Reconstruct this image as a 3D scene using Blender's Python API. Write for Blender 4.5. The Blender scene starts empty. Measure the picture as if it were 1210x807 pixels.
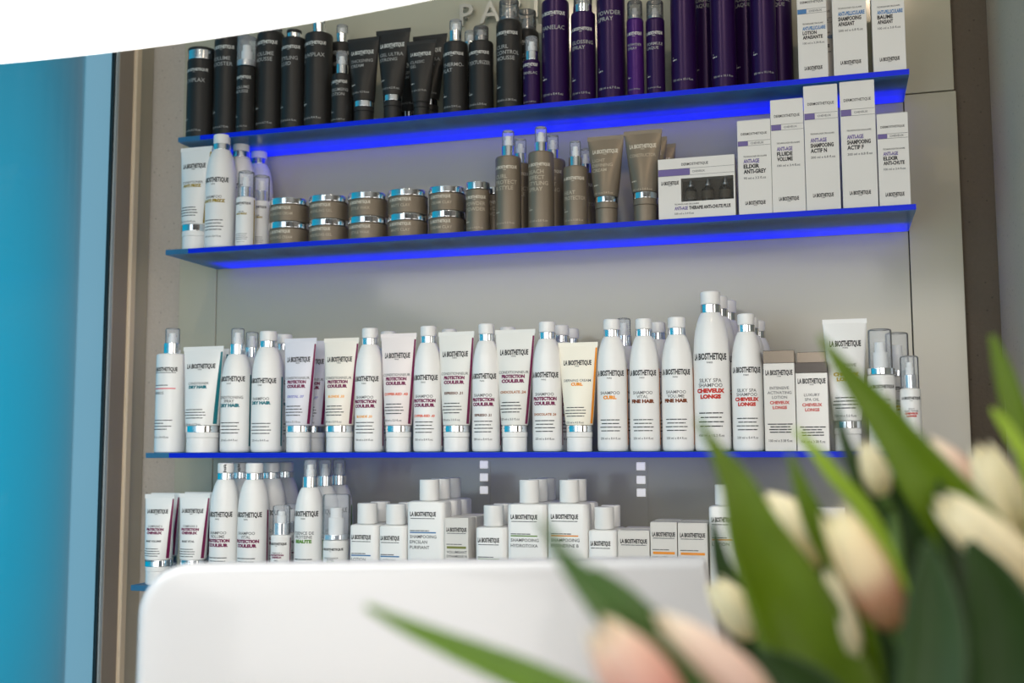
import bpy, math, random
from mathutils import Vector, Matrix
random.seed(7)
PI = math.pi
SC = bpy.context.scene
COL = SC.collection

# ------------------------------------------------------------------ camera, light, exposure
CAM_POS = Vector((0.0, -1.8, 1.35))
YAW, PITCH, ROLL, F_PX = math.radians(16.279), math.radians(5.469), math.radians(-0.2177), 1296.35
cam_data = bpy.data.cameras.new('camera')
cam = bpy.data.objects.new('camera', cam_data)
COL.objects.link(cam)
fw = Vector((-math.sin(YAW) * math.cos(PITCH), math.cos(YAW) * math.cos(PITCH), math.sin(PITCH)))
rt0 = Vector((math.cos(YAW), math.sin(YAW), 0.0))
up0 = rt0.cross(fw)
rt = rt0 * math.cos(ROLL) + up0 * math.sin(ROLL)
up = -rt0 * math.sin(ROLL) + up0 * math.cos(ROLL)
cam.matrix_world = Matrix(((rt.x, up.x, -fw.x, CAM_POS.x), (rt.y, up.y, -fw.y, CAM_POS.y),
                           (rt.z, up.z, -fw.z, CAM_POS.z), (0, 0, 0, 1)))
cam_data.sensor_width = 36.0
cam_data.lens = F_PX / 1210 * 36.0
cam_data.clip_start = 0.02
cam_data.dof.use_dof = True
cam_data.dof.focus_distance = 1.63
cam_data.dof.aperture_fstop = 3.4
SC.camera = cam

SC.view_settings.view_transform = 'Standard'
SC.view_settings.look = 'None'
SC.view_settings.gamma = 1.0
SC.view_settings.use_curve_mapping = False
SC.view_settings.exposure = 0.0

world = bpy.data.worlds.new('world')
SC.world = world
world.use_nodes = True
world.node_tree.nodes['Background'].inputs[0].default_value = (0.95, 0.97, 1.0, 1)
world.node_tree.nodes['Background'].inputs[1].default_value = 0.22

def area(name, loc, target, sx, sy, power, color):
    d = bpy.data.lights.new(name, 'AREA')
    d.shape = 'RECTANGLE'; d.size = sx; d.size_y = sy; d.energy = power; d.color = color
    o = bpy.data.objects.new(name, d); COL.objects.link(o)
    o.location = loc
    o.rotation_euler = (Vector(target) - Vector(loc)).to_track_quat('-Z', 'Y').to_euler()
    return o

def spot(name, loc, target, power, color, angle=70, radius=0.04):
    d = bpy.data.lights.new(name, 'SPOT')
    d.energy = power; d.color = color; d.spot_size = math.radians(angle); d.spot_blend = 0.6; d.shadow_soft_size = radius
    o = bpy.data.objects.new(name, d); COL.objects.link(o)
    o.location = loc
    o.rotation_euler = (Vector(target) - Vector(loc)).to_track_quat('-Z', 'Y').to_euler()
    return o

# daylight through the shop windows behind the camera, an added fill, and warm ceiling spots
area('daylight', (0.9, -4.3, 1.35), (-0.4, 0.0, 1.2), 2.2, 1.7, 46, (1.0, 0.97, 0.93))
area('daylight_left', (-1.22, -2.7, 1.45), (0.2, -0.6, 1.35), 1.6, 1.9, 17, (0.84, 0.95, 1.0))
area('fill_right', (2.35, -1.7, 1.5), (-1.2, -0.2, 1.4), 1.5, 1.6, 16, (1.0, 0.95, 0.88))  # unseen fill added to brighten the left wall
spot('ceiling_spot_light', (-0.75, -1.55, 2.68), (-0.6, 0.0, 1.75), 9, (1.0, 0.80, 0.58))
spot('ceiling_spot_light', (0.15, -1.45, 2.68), (-0.05, 0.0, 1.75), 9, (1.0, 0.78, 0.55))
LAMP_STRENGTH = 3.2
LED_GLOW_STRENGTH = (2.7, 3.0, 2.0)
EDGE_STRENGTH = 0.70
CYAN_STRENGTH = 1.2

# ------------------------------------------------------------------ materials
def lin(c):
    return tuple(((v / 255) / 12.92 if v / 255 <= 0.04045 else ((v / 255 + 0.055) / 1.055) ** 2.4) for v in c)

MATS = {}
def mat(name, rgb, rough=0.4, metal=0.0, coat=0.0, emit=None, emit_s=0.0, bump=0.0, bscale=200.0, vary=0.0, vscale=20.0, spec=0.5, trans=0.0):
    m = bpy.data.materials.new(name); m.use_nodes = True
    nt = m.node_tree; b = nt.nodes['Principled BSDF']
    c = lin(rgb) + (1,)
    b.inputs['Base Color'].default_value = c
    b.inputs['Roughness'].default_value = rough
    b.inputs['Metallic'].default_value = metal
    b.inputs['Coat Weight'].default_value = coat
    b.inputs['Coat Roughness'].default_value = 0.08
    b.inputs['Specular IOR Level'].default_value = spec
    if emit:
        b.inputs['Emission Color'].default_value = lin(emit) + (1,)
        b.inputs['Emission Strength'].default_value = emit_s
    if bump or vary:
        tc = nt.nodes.new('ShaderNodeTexCoord')
        n = nt.nodes.new('ShaderNodeTexNoise'); n.inputs['Detail'].default_value = 6
        nt.links.new(tc.outputs['Object'], n.inputs['Vector'])
        if bump:
            n.inputs['Scale'].default_value = bscale
            bp = nt.nodes.new('ShaderNodeBump'); bp.inputs['Strength'].default_value = bump; bp.inputs['Distance'].default_value = 0.002
            nt.links.new(n.outputs['Fac'], bp.inputs['Height']); nt.links.new(bp.outputs['Normal'], b.inputs['Normal'])
        if vary:
            n2 = nt.nodes.new('ShaderNodeTexNoise'); n2.inputs['Scale'].default_value = vscale; n2.inputs['Detail'].default_value = 8
            nt.links.new(tc.outputs['Object'], n2.inputs['Vector'])
            mx = nt.nodes.new('ShaderNodeMix'); mx.data_type = 'RGBA'
            mx.inputs['A'].default_value = tuple(v * (1 - vary) for v in c[:3]) + (1,)
            mx.inputs['B'].default_value = tuple(min(1, v * (1 + vary)) for v in c[:3]) + (1,)
            nt.links.new(n2.outputs['Fac'], mx.inputs['Factor']); nt.links.new(mx.outputs['Result'], b.inputs['Base Color'])
    MATS[name] = m
    return m

def mat_clear(name, tint, haze, hazecol, gloss=0.10, blend=0.35):
    """thin clear plastic or glass: see-through, stronger reflection at grazing angles, a little haze"""
    m = bpy.data.materials.new(name); m.use_nodes = True
    nt = m.node_tree; nt.nodes.clear()
    out = nt.nodes.new('ShaderNodeOutputMaterial')
    tr = nt.nodes.new('ShaderNodeBsdfTransparent'); tr.inputs[0].default_value = tint + (1,)
    df = nt.nodes.new('ShaderNodeBsdfDiffuse'); df.inputs[0].default_value = hazecol + (1,)
    gl = nt.nodes.new('ShaderNodeBsdfGlossy'); gl.inputs['Roughness'].default_value = gloss
    lw = nt.nodes.new('ShaderNodeLayerWeight'); lw.inputs[0].default_value = blend
    m1 = nt.nodes.new('ShaderNodeMixShader'); m1.inputs[0].default_value = haze
    m2 = nt.nodes.new('ShaderNodeMixShader')
    nt.links.new(tr.outputs[0], m1.inputs[1]); nt.links.new(df.outputs[0], m1.inputs[2])
    nt.links.new(lw.outputs['Fresnel'], m2.inputs[0]); nt.links.new(m1.outputs[0], m2.inputs[1]); nt.links.new(gl.outputs[0], m2.inputs[2])
    nt.links.new(m2.outputs[0], out.inputs[0])
    MATS[name] = m
    return m

mat('white', (238, 237, 235), 0.34, coat=0.15)
mat('pump_white', (245, 245, 243), 0.4)
mat('tlilac', (222, 221, 230), 0.38)
mat('tcream', (240, 233, 222), 0.38)
mat('tpink', (238, 228, 226), 0.38)
mat('tgrey', (230, 229, 224), 0.38)
mat('tcurl', (244, 238, 222), 0.38)
mat('black', (40, 39, 38), 0.42, spec=0.35)
mat('purple', (44, 15, 70), 0.32, metal=0.3, spec=.35)
mat('violet', (68, 24, 104), 0.32, metal=0.3, spec=.35)
mat('taupe', (130, 118, 102), 0.40, metal=0.4)
mat('chrome', (235, 236, 238), 0.10, metal=1.0)
mat('silver', (205, 210, 215), 0.28, metal=1.0)
mat('card', (226, 222, 216), 0.5)
mat('cardfilm', (226, 222, 216), 0.42, coat=0.9, bump=0.5, bscale=14.0)
mat('champagne', (116, 107, 96), 0.24, metal=0.9)
mat('gunmetal', (70, 66, 63), 0.22, metal=0.9)
mat('window_dark', (92, 86, 74), 0.6)
mat('ampoule_glass', (58, 54, 46), 0.12, coat=0.6)
mat_clear('clear', (0.96, 0.97, 0.985), 0.20, (0.90, 0.93, 0.97), 0.12, 0.16)
mat_clear('smoke', (0.62, 0.63, 0.64), 0.16, (0.5, 0.5, 0.5), 0.10, 0.25)
mat_clear('pane', (0.96, 0.98, 0.99), 0.0, (0.8, 0.9, 0.95), 0.02, 0.18)
mat_clear('film_pane', (0.75, 0.74, 0.72), 0.05, (0.5, 0.5, 0.5), 0.05, 0.2)
INK = dict(k=(26, 26, 28), g=(92, 92, 94), teal=(0, 112, 124), olive=(160, 134, 14), plum=(118, 8, 72), orange=(240, 150, 20),
           rust=(120, 56, 10), redt=(196, 34, 12), gold=(196, 150, 30), lilac=(138, 138, 200), amber=(248, 172, 62), copper=(228, 88, 44),
           brown=(104, 56, 34), cocoa=(176, 108, 62), green=(96, 142, 52), blue=(62, 122, 178), purp=(108, 92, 152), red=(222, 70, 80),
           w=(205, 205, 200), w2=(158, 158, 156), t=(212, 203, 186), t2=(182, 170, 150), grey=(92, 92, 94),
           blueline=(48, 110, 168), oliveline=(128, 132, 62), greenline=(112, 148, 66), orangeline=(240, 150, 40), dk=(30, 30, 34))
for _k, _c in INK.items():
    mat('ink_' + _k, _c, 0.5)

# ------------------------------------------------------------------ mesh helpers
def obj(name, vf, mats, parent=None, smooth=True, loc=None):
    verts, faces = vf[0], vf[1]
    idx = vf[2] if len(vf) > 2 else None
    me = bpy.data.meshes.new(name)
    me.from_pydata(verts, [], faces)
    if isinstance(mats, str): mats = [mats]
    for mm in mats: me.materials.append(MATS[mm])
    if idx: me.polygons.foreach_set('material_index', idx)
    me.update()
    if smooth:
        me.polygons.foreach_set('use_smooth', [True] * len(me.polygons))
        try: me.set_sharp_from_angle(angle=math.radians(38))
        except Exception: pass
    o = bpy.data.objects.new(name, me); COL.objects.link(o)
    if parent: o.parent = parent
    if loc: o.location = loc
    return o

def thing(name, loc, label, cat, group=None):
    o = bpy.data.objects.new(name, None); COL.objects.link(o)
    o.empty_display_size = 0.02; o.location = loc
    o['label'] = label; o['category'] = cat
    if group: o['group'] = group
    return o

def lathe(prof, n=36, cx=0.0, cy=0.0):
    P = [prof[0]]
    for p, q in zip(prof, prof[1:]):                      # support rings keep long straight walls straight under smooth shading
        L = math.hypot(q[0] - p[0], q[1] - p[1])
        if L > .0028 and p[0] > 1e-6 and q[0] > 1e-6:
            f = .0003 / L
            P += [tuple(a + (b - a) * f for a, b in zip(p, q)), tuple(b + (a - b) * f for a, b in zip(p, q))]
        P.append(q)
    prof = P
    vs, fs, rings = [], [], []
    for r, z in prof:
        if r < 1e-6:
            vs.append((cx, cy, z)); rings.append([len(vs) - 1])
        else:
            rings.append(list(range(len(vs), len(vs) + n)))
            vs += [(cx + r * math.cos(2 * PI * i / n), cy + r * math.sin(2 * PI * i / n), z) for i in range(n)]
    for a, b in zip(rings, rings[1:]):
        for i in range(n):
            j = (i + 1) % n
            if len(a) == 1 and len(b) == 1: break
            if len(a) == 1: fs.append((a[0], b[j], b[i]))
            elif len(b) == 1: fs.append((a[i], a[j], b[0]))
            else: fs.append((a[i], a[j], b[j], b[i]))
    return vs, fs

def cyl(r, z0, z1, bev=0.001, n=36, r1=None):
    r1 = r if r1 is None else r1
    return lathe([(0, z0), (r - bev, z0), (r - bev * .3, z0 + bev * .3), (r, z0 + bev), (r1, z1 - bev), (r1 - bev * .3, z1 - bev * .3), (r1 - bev, z1), (0, z1)], n)

def ring(r, z0, z1, n=36, wall=0.002):
    return lathe([(r - wall, z0), (r - .0002, z0), (r, z0 + .0003), (r, z1 - .0003), (r - .0002, z1), (r - wall, z1), (r - wall, z0)], n)

def cupcap(r, z0, z1, n=36):
    """clear cap: outer shell closed on top"""
    b = min(.003, r * .25)
    return lathe([(r, z0), (r, z1 - b), (r - b * .3, z1 - b * .3), (r - b, z1), (0, z1)], n)

def merge(*parts):
    vs, fs = [], []
    for p in parts:
        o = len(vs); vs += p[0]; fs += [tuple(i + o for i in f) for f in p[1]]
    return vs, fs

def box(x0, x1, y0, y1, z0, z1, bev=0.0):
    if bev <= 0:
        v = [(x, y, z) for x in (x0, x1) for y in (y0, y1) for z in (z0, z1)]
        return v, [(0, 1, 3, 2), (4, 6, 7, 5), (0, 4, 5, 1), (2, 3, 7, 6), (0, 2, 6, 4), (1, 5, 7, 3)]
    xs = (x0, x0 + bev, x1 - bev, x1)
    vs, fs = [], []
    def rect(z, i):
        a = [(x0 + i, y0 + i), (x1 - i, y0 + i), (x1 - i, y1 - i), (x0 + i, y1 - i)]
        c = bev - i if i < bev else 0
        pts = []
        c = bev * .7
        X0, Y0, X1, Y1 = x0 + i, y0 + i, x1 - i, y1 - i
        pts = [(X0 + c, Y0), (X1 - c, Y0), (X1, Y0 + c), (X1, Y1 - c), (X1 - c, Y1), (X0 + c, Y1), (X0, Y1 - c), (X0, Y0 + c)]
        o = len(vs); vs.extend((p[0], p[1], z) for p in pts); return list(range(o, o + 8))
    R = [rect(z0, bev), rect(z0 + bev, 0), rect(z1 - bev, 0), rect(z1, bev)]
    fs.append(tuple(reversed(R[0]))); fs.append(tuple(R[3]))
    for a, b in zip(R, R[1:]):
        for i in range(8):
            j = (i + 1) % 8; fs.append((a[i], a[j], b[j], b[i]))
    return vs, fs

def loft(rings, close_ends=True):
    vs, fs = [], []
    n = len(rings[0])
    for r in rings: vs += r
    for k in range(len(rings) - 1):
        for i in range(n):
            j = (i + 1) % n
            fs.append((k * n + i, k * n + j, (k + 1) * n + j, (k + 1) * n + i))
    if close_ends:
        fs.append(tuple(reversed(range(n)))); fs.append(tuple(range((len(rings) - 1) * n, len(rings) * n)))
    return vs, fs

def tube_path(pts, r, n=10):
    rings = []
    P = [Vector(p) for p in pts]
    ref = Vector((0.3, 1, 0.2)).normalized()
    for i, p in enumerate(P):
        t = (P[min(i + 1, len(P) - 1)] - P[max(i - 1, 0)]).normalized()
        a = t.cross(ref).normalized(); b = t.cross(a)
        rr = r if not isinstance(r, (list, tuple)) else r[i]
        rings.append([tuple(p + (a * math.cos(2 * PI * k / n) + b * math.sin(2 * PI * k / n)) * rr) for k in range(n)])
    return loft(rings)

def catmull(P, per=6):
    out = []
    n = len(P)
    for i in range(n - 1):
        p0, p1, p2, p3 = P[max(i - 1, 0)], P[i], P[i + 1], P[min(i + 2, n - 1)]
        for k in range(per):
            t = k / per
            out.append(tuple(.5 * ((2 * b) + (c - a) * t + (2 * a - 5 * b + 4 * c - d) * t * t + (3 * b - a - 3 * c + d) * t ** 3)
                             for a, b, c, d in zip(p0, p1, p2, p3)))
    out.append(tuple(P[-1]))
    return out

# ------------------------------------------------------------------ lettering
_GL = {}
def glyphs(s, bold):
    """triangulated outline of a word: cap height 1, baseline 0, left edge 0"""
    key = (s, bold)
    if key in _GL: return _GL[key]
    c = bpy.data.curves.new('lettering', 'FONT'); c.body = s; c.size = 1.0; c.resolution_u = 2
    c.offset = {0: 0.012, 1: 0.042, 2: 0.04, 3: 0.075}[bold]
    o = bpy.data.objects.new('lettering', c); COL.objects.link(o)
    dg = bpy.context.evaluated_depsgraph_get()
    me = bpy.data.meshes.new_from_object(o.evaluated_get(dg))
    vs = [(v.co.x, v.co.y) for v in me.vertices]; fs = [tuple(p.vertices) for p in me.polygons]
    bpy.data.objects.remove(o); bpy.data.curves.remove(c); bpy.data.meshes.remove(me)
    x0 = min(v[0] for v in vs); x1 = max(v[0] for v in vs)
    k = 1 / 0.70
    vs = [((x - x0) * k, y * k) for x, y in vs]
    _GL[key] = (vs, fs, (x1 - x0) * k)
    return _GL[key]

class Print:
    """ink on a surface; surf(u, z) -> (x, y, z)"""
    def __init__(self, surf): self.s = surf; self.v = []; self.f = []; self.i = []; self.m = []
    def mi(self, ink):
        n = 'ink_' + ink
        if n not in self.m: self.m.append(n)
        return self.m.index(n)
    def text(self, s, u, z, h, ink, bold=0, w=None, align='C', maxw=None):
        vs, fs, W = glyphs(s, bold)
        sx = h if w is None else w / W
        if maxw and W * sx > maxw: sx = maxw / W
        off = u - (W * sx / 2 if align == 'C' else 0)
        o = len(self.v); self.v += [self.s(off + x * sx, z + y * h) for x, y in vs]
        k = self.mi(ink)
        self.f += [tuple(i + o for i in f) for f in fs]; self.i += [k] * len(fs)
    def rect(self, u0, u1, z0, z1, ink, nu=1, nz=1):
        k = self.mi(ink)
        o = len(self.v)
        for b in range(nz + 1):
            for a in range(nu + 1):
                self.v.append(self.s(u0 + (u1 - u0) * a / nu, z0 + (z1 - z0) * b / nz))
        for b in range(nz):
            for a in range(nu):
                i = o + b * (nu + 1) + a
                self.f.append((i, i + 1, i + nu + 2, i + nu + 1)); self.i.append(k)
    def small(self, u, z, w, h, ink, align='C'):
        """one line of print too small to read: a row of word-long strokes"""
        x = -w / 2 if align == 'C' else 0
        end = x + w
        while x < end - h:
            l = min(random.uniform(3.5, 9) * h, end - x)
            self.rect(u + x, u + x + l, z, z + h, ink, 4); x += l + h * .45
    def build(self, part):
        """joins the ink to the mesh of the part it is printed on"""
        if not self.v: return
        me = part.data
        n0, nm = len(me.vertices), len(me.materials)
        v = [tuple(x.co) for x in me.vertices] + self.v
        f = [tuple(p.vertices) for p in me.polygons]; nf = len(f)
        sm = [p.use_smooth for p in me.polygons] + [False] * len(self.f)
        ix = [p.material_index for p in me.polygons] + [i + nm for i in self.i]
        f += [tuple(i + n0 for i in q) for q in self.f]
        m2 = bpy.data.meshes.new(me.name)
        m2.from_pydata(v, [], f)
        for x in me.materials: m2.materials.append(x)
        for x in self.m: m2.materials.append(MATS[x])
        m2.polygons.foreach_set('material_index', ix); m2.polygons.foreach_set('use_smooth', sm)
        m2.update()
        m2.set_sharp_from_angle(angle=math.radians(38))
        nm_ = me.name
        part.data = m2; bpy.data.meshes.remove(me); m2.name = nm_

def surf_cyl(rad, e=0.00025):
    def s(u, z):
        r = rad(z); a = u / max(r, .004)
        return ((r + e) * math.sin(a), -(r + e) * math.cos(a), z)
    return s

def surf_flat(y): return lambda u, z: (u, y - 0.0003, z)

def pr_bottle(p, H, R, names, cols, cink, shade, sink, vol, stripe, logo=None, body=1.0):
    """print of the white bottles; body = share of H that is printable"""
    top = logo or 0.585
    Hb = H * body
    z = lambda f: f * Hb
    h = .038 * H if body == 1.0 else .042 * Hb
    mw = 2.35 * R
    p.text('LA BIOSTHETIQUE', 0, z(top) - h * .5, h, 'k', 1, maxw=2.05 * R, w=2.05 * R)
    p.text('PARIS', 0, z(top) - h * 1.15, h * .28, 'k', 0)
    sc = H if body == 1.0 else Hb * 1.15
    y = z(top) - .16 * sc
    for n in names:
        p.text(n, 0, y, .023 * sc, 'g', 0, maxw=mw * .8); y -= .030 * sc
    y -= .004 * sc
    for n in cols:
        p.text(n, 0, y, .0235 * sc, cink, 3, maxw=mw * .74, w=glyphs(n, 3)[2] * .0235 * sc * 1.18); y -= .036 * sc
    if shade:
        y -= .045 * sc if body == 1.0 else .012 * sc
        p.text(shade, 0, y, .018 * sc, sink, 2, maxw=mw * .9)
    y0 = .232 if body == 1.0 else .25
    for q, wf in enumerate((.9, .78, .95, .84)):
        p.small(0, z(y0 - .027 * q * (1 if body == 1.0 else 1.3)), 1.55 * R * wf, .0068 * sc, 'k')
    p.text(vol, 0, z(.09), .016 * sc, 'g', 0, maxw=1.6 * R)
    if stripe:
        p.rect(R * 1.45, R * 1.62, z(.05), z(.62 if body == 1.0 else .95), stripe, 1, 16)

def pr_tube(p, H, W, names, cols, cink, shade, sink, vol):
    z = lambda f: f * H
    w = 1.42 * W
    p.text('LA BIOSTHETIQUE', 0, z(.79), .042 * H, 'k', 1, w=w)
    p.text('PARIS', 0, z(.772), .011 * H, 'k')
    y = .635
    for n in names: p.text(n, 0, z(y), .022 * H, 'g', 0, maxw=1.5 * W); y -= .036
    for n in cols: p.text(n, 0, z(y), .025 * H, cink, 3, maxw=1.16 * W, w=glyphs(n, 3)[2] * .025 * H * 1.18); y -= .038
    if shade: p.text(shade, 0, z(y - .05), .02 * H, sink, 2, maxw=1.35 * W)
    for q, wf in enumerate((.8, .95, 1.0, .82)): p.small(-.08 * W, z(.395 - .026 * q), 1.12 * W * wf, .0075 * H, 'k')
    p.text(vol, -.1 * W, z(.255), .017 * H, 'g', 0, maxw=1.0 * W)

def pr_styling(p, H, R, lines, vol, zl, zn, hs, ink, ink2):
    p.text('LA BIOSTHETIQUE', 0, H * zl, max(.030 * H, .0045), ink, 1, w=1.95 * R)
    p.text('PARIS', 0, H * zl - .0028, .0014, ink)
    c = min(.0068, R * .30)
    y = H * zn
    for n in lines:
        p.text(n, -R * .86, y, c, ink2, 0, align='L', maxw=1.95 * R); y -= c * 1.5
    zi = H * .235
    p.text(vol, -R * .86, H * .085, c * .55, ink2, 0, align='L', maxw=1.7 * R)
    s = R * .10
    p.rect(-R * .86, -R * .86 + s, zi, zi + s, ink); p.rect(-R * .86 + s * 1.5, -R * .86 + s * 2.5, zi, zi + s, ink)
    p.rect(-R * .86 + s * 3, -R * .86 + s * 4, zi, zi + s, ink2)
    p.rect(-R * .86 + s * .3, -R * .86 + s * .6, zi + s * 1.8, zi + s * 3.2, ink)

def pr_derm(p, H, R, block, cl, names, vol):
    p.text('DERMOSTHETIQUE', 0, H * .84, min(.024 * H, .0042), 'k', 0, w=1.55 * R)
    z1, z0 = H * .775, H * .728
    p.rect(-R * .97, R * .97, z1, z1 + .0004, 'k'); p.rect(-R * .97, R * .97, z0 - .0004, z0, 'k')
    p.rect(-R * .97, -R * .36, z0, z1, block)
    p.text('CHEVEUX', -R * .2, (z0 + z1) / 2 - .0015, .0030, 'g', 0, align='L')
    x = -R * .66
    p.text('TECHNOLOGIE CELLULAIRE', x, H * .605, .0022, 'k', 0, align='L', maxw=1.4 * R)
    c = min(.0066, R * .24); y = H * .545
    for n in cl: p.text(n, x, y, c, block, 1, align='L', w=None, maxw=(1.55 if len(n) > 10 else .95) * R); y -= c * 1.35
    for n in names: p.text(n, x, y, c, 'k', 1, align='L', maxw=(1.35 if len(n) > 8 else .95) * R); y -= c * 1.35
    p.text(vol, x, y - .001, c * .6, 'g', 0, align='L', maxw=1.45 * R)
    p.text('LA BIOSTHETIQUE', 0, H * .11, .0052, 'k', 1, w=1.2 * R)
    p.text('PARIS', 0, H * .11 - .0022, .0014, 'k')

# ------------------------------------------------------------------ product builders
def prof_bottle(H, R, hb):
    k = hb / .864
    return [(0, 0), (R * .86, 0), (R * .95, .0012), (R * .99, .004), (R, .008), (R, .40 * k), (R, .56 * k), (R * .992, .60 * k), (R * .968, .66 * k),
            (R * .93, .71 * k), (R * .87, .757 * k), (R * .78, .80 * k), (R * .69, .832 * k), (R * .60, .855 * k), (R * .55, .864 * k), (0, .864 * k)]

def radius_fn(prof):
    pts = [(z, r) for r, z in prof[1:-1]]
    def f(z):
        for (z0, r0), (z1, r1) in zip(pts, pts[1:]):
            if z0 <= z <= z1 and z1 > z0: return r0 + (r1 - r0) * (z - z0) / (z1 - z0)
        return pts[-1][1] if z > pts[-1][0] else pts[0][1]
    return f

KINDNAME = dict(bottle=('shampoo_bottle', 'bottle'), spray=('pump_bottle', 'bottle'), can=('spray_can', 'spray can'), tube=('cream_tube', 'tube'),
                jar=('cream_jar', 'jar'), talljar=('powder_jar', 'jar'), capjar=('lotion_bottle', 'bottle'), box=('carton', 'carton'),
                bandbox=('carton', 'carton'), winbox=('window_carton', 'carton'), flat=('flat_bottle', 'bottle'))

def nozzle(r, z0, z1, parent, m='pump_white'):
    h = z1 - z0
    obj('pump', merge(cyl(r * .62, z0, z0 + h * .45, .0006, 20), cyl(r * .48, z0 + h * .45, z0 + h * .72, .0008, 20)), m, parent)

def build(d):
    k, H, R = d['k'], d['z'][0], d['R']
    nm, cat = KINDNAME[k]
    Z = SHELF_Z[d['s']] + d.get('zo', 0.0)
    t = thing(nm, (d['X'], d['Y'], Z), d['label'], cat, d['group'])
    pr = d.get('pr'); col = d.get('col', 'white')
    if k == 'bottle':
        spray = d.get('top') == 'spray'
        hb = (.785 if spray else .864) * H
        pf = prof_bottle(H, R, hb); body = obj('body', lathe(pf, 44), 'white', t)
        if spray:
            obj('collar', cyl(.50 * R, hb, .868 * H, .0006), 'chrome', t)
            nozzle(.42 * R, .868 * H, H, t)
            obj('cap', cupcap(.42 * R, .868 * H, H), 'clear', t)
        else:
            obj('collar', cyl(.565 * R, hb, .916 * H, .0004), 'chrome', t)
            cap = obj('cap', cyl(.55 * R, .916 * H, H, .0022), 'white', t)
        p = Print(surf_cyl(radius_fn(pf)))
        pr_bottle(p, H, R, *pr[1:], d.get('stripe'))
        p.build(body)
        if d.get('capmark'):
            q = Print(surf_cyl(lambda z: .55 * R))
            for i in range(6): q.rect(.12 * R + random.uniform(0, .05) * R, .34 * R - random.uniform(0, .06) * R, .925 * H + i * .0022, .925 * H + i * .0022 + .0016, 'dk', 3)
            q.build(cap)
    elif k == 'spray':
        hb, hc = d['z'][1], d['z'][2]; rc, rp = d['rc'], d['rp']
        b = min(.0035, R * .2)
        pf = [(0, 0), (R - .0015, 0), (R, .0015), (R, hb - b), (R - b * .3, hb - b * .3), (R - b, hb), (0, hb)]
        body = obj('body', lathe(pf, 40), col, t)
        obj('collar', cyl(min(rc, R), hb, hc, .0005), 'silver' if rc > R * .9 and not d.get('airless') else 'chrome', t)
        if d['cc'] == 'black': obj('cap', cyl(rp, hc, H, .0012), 'black', t)
        else:
            z0 = hc if rp <= rc + 1e-5 else hb
            nozzle(min(rp, rc) * .95, hc, hc + (H - hc) * .92, t)
            obj('cap', cupcap(rp, z0, H), d['cc'], t)
        p = Print(surf_cyl(lambda z: R))
        if pr[0] == 'st':
            a, b2 = ('t', 't2') if col == 'taupe' else ('w', 'w2')
            pr_styling(p, hb, R, pr[1], pr[2], pr[3], pr[4], pr[5], a, b2)
        elif pr[0] == 'line':
            p.text('LA BIOSTHETIQUE', 0, hb * .82, .0062, 'k', 1, w=1.9 * R)
            p.small(0, hb * .80, 1.7 * R, .0012, 'g')
            p.small(-.25 * R, hb * .672, 1.2 * R, .0014, 'g')
            p.rect(-.85 * R, .85 * R, hb * .638, hb * .648, pr[1], 10)
            p.text(pr[2][0], -.85 * R, hb * .585, .0042, 'g', 0, align='L')
            for q, wf in enumerate((1, .6, .95, .75)): p.small(-.85 * R, hb * (.32 - .03 * q), 1.6 * R * wf, .0014, 'k', 'L')
            p.text('250 ml e 8.4 fl.oz', -.85 * R, hb * .145, .0034, 'g', 0, align='L', maxw=1.5 * R)
        else:
            pr_bottle(p, hb, R, *pr[1:], d.get('stripe'), logo=d.get('logo', .86), body=.999)
        p.build(body)
    elif k == 'can':
        hb, rc = d['z'][1], d['rc']
        sh = (R - rc) * 1.3 + .003
        pf = [(0, .001), (R - .002, .001), (R - .0006, .0025), (R, .004), (R, hb - sh), (R - (R - rc) * .15, hb - sh * .45), (R - (R - rc) * .5, hb - sh * .15), (rc, hb), (0, hb)]
        body = obj('body', lathe(pf, 40), col, t)
        obj('base_rim', lathe([(R - .003, 0), (R - .0008, 0), (R - .0004, .0012), (R - .003, .0022), (R - .003, 0)], 40), 'silver', t)
        obj('collar', cyl(rc * .94, hb, hb + .006, .0008), 'silver', t)
        nozzle(rc * .7, hb + .006, hb + (H - hb) * .8, t)
        obj('cap', cupcap(rc, hb, H), 'smoke', t)
        p = Print(surf_cyl(lambda z: R)); pr_styling(p, hb, R, pr[1], pr[2], pr[3], pr[4], pr[5], 'w', 'w2'); p.build(body)
    elif k == 'tube':
        h1, h2 = d['z'][1], d['z'][2]; W = d['W']; lean = d.get('lean', 0.0); n = 44
        Rb = R * 1.07
        def ab(z):
            f = max(0, min(1, (z - h1) / (H - .006 - h1)))
            return Rb + (W - Rb) * (f ** .85), max(.0012, Rb * (1 - f ** 1.5) + .0012 * f), lean * f
        rings = []
        for q in range(17):
            z = h1 + (H - .006 - h1) * q / 16
            a, b, x0 = ab(z)
            if q == 0:
                rings.append([(x0 + a * .86 * math.cos(2 * PI * i / n), b * .86 * math.sin(2 * PI * i / n), z) for i in range(n)]); z += .0012
            rings.append([(x0 + a * math.cos(2 * PI * i / n), b * math.sin(2 * PI * i / n), z) for i in range(n)])
        body = obj('body', loft(rings), col, t)
        cr = [[(lean + W * 1.015 * c, s, z) for c, s in ((-1, -.0009), (1, -.0009), (1, .0009), (-1, .0009))] for z in (H - .0068, H)]
        obj('crimp', loft(cr), col, t, smooth=False)
        capm = 'white' if col not in ('black', 'taupe') else col
        if h1 - h2 > .002:
            obj('collar', cyl(Rb, h2, h1, .0004), 'chrome', t)
        else: obj('collar', cyl(Rb, h2, h1, .0002), col, t)
        obj('cap', merge(cyl(R, 0, h2 * .74, .0015), cyl(R * 1.03, h2 * .74, h2, .0006)), capm, t)
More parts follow.
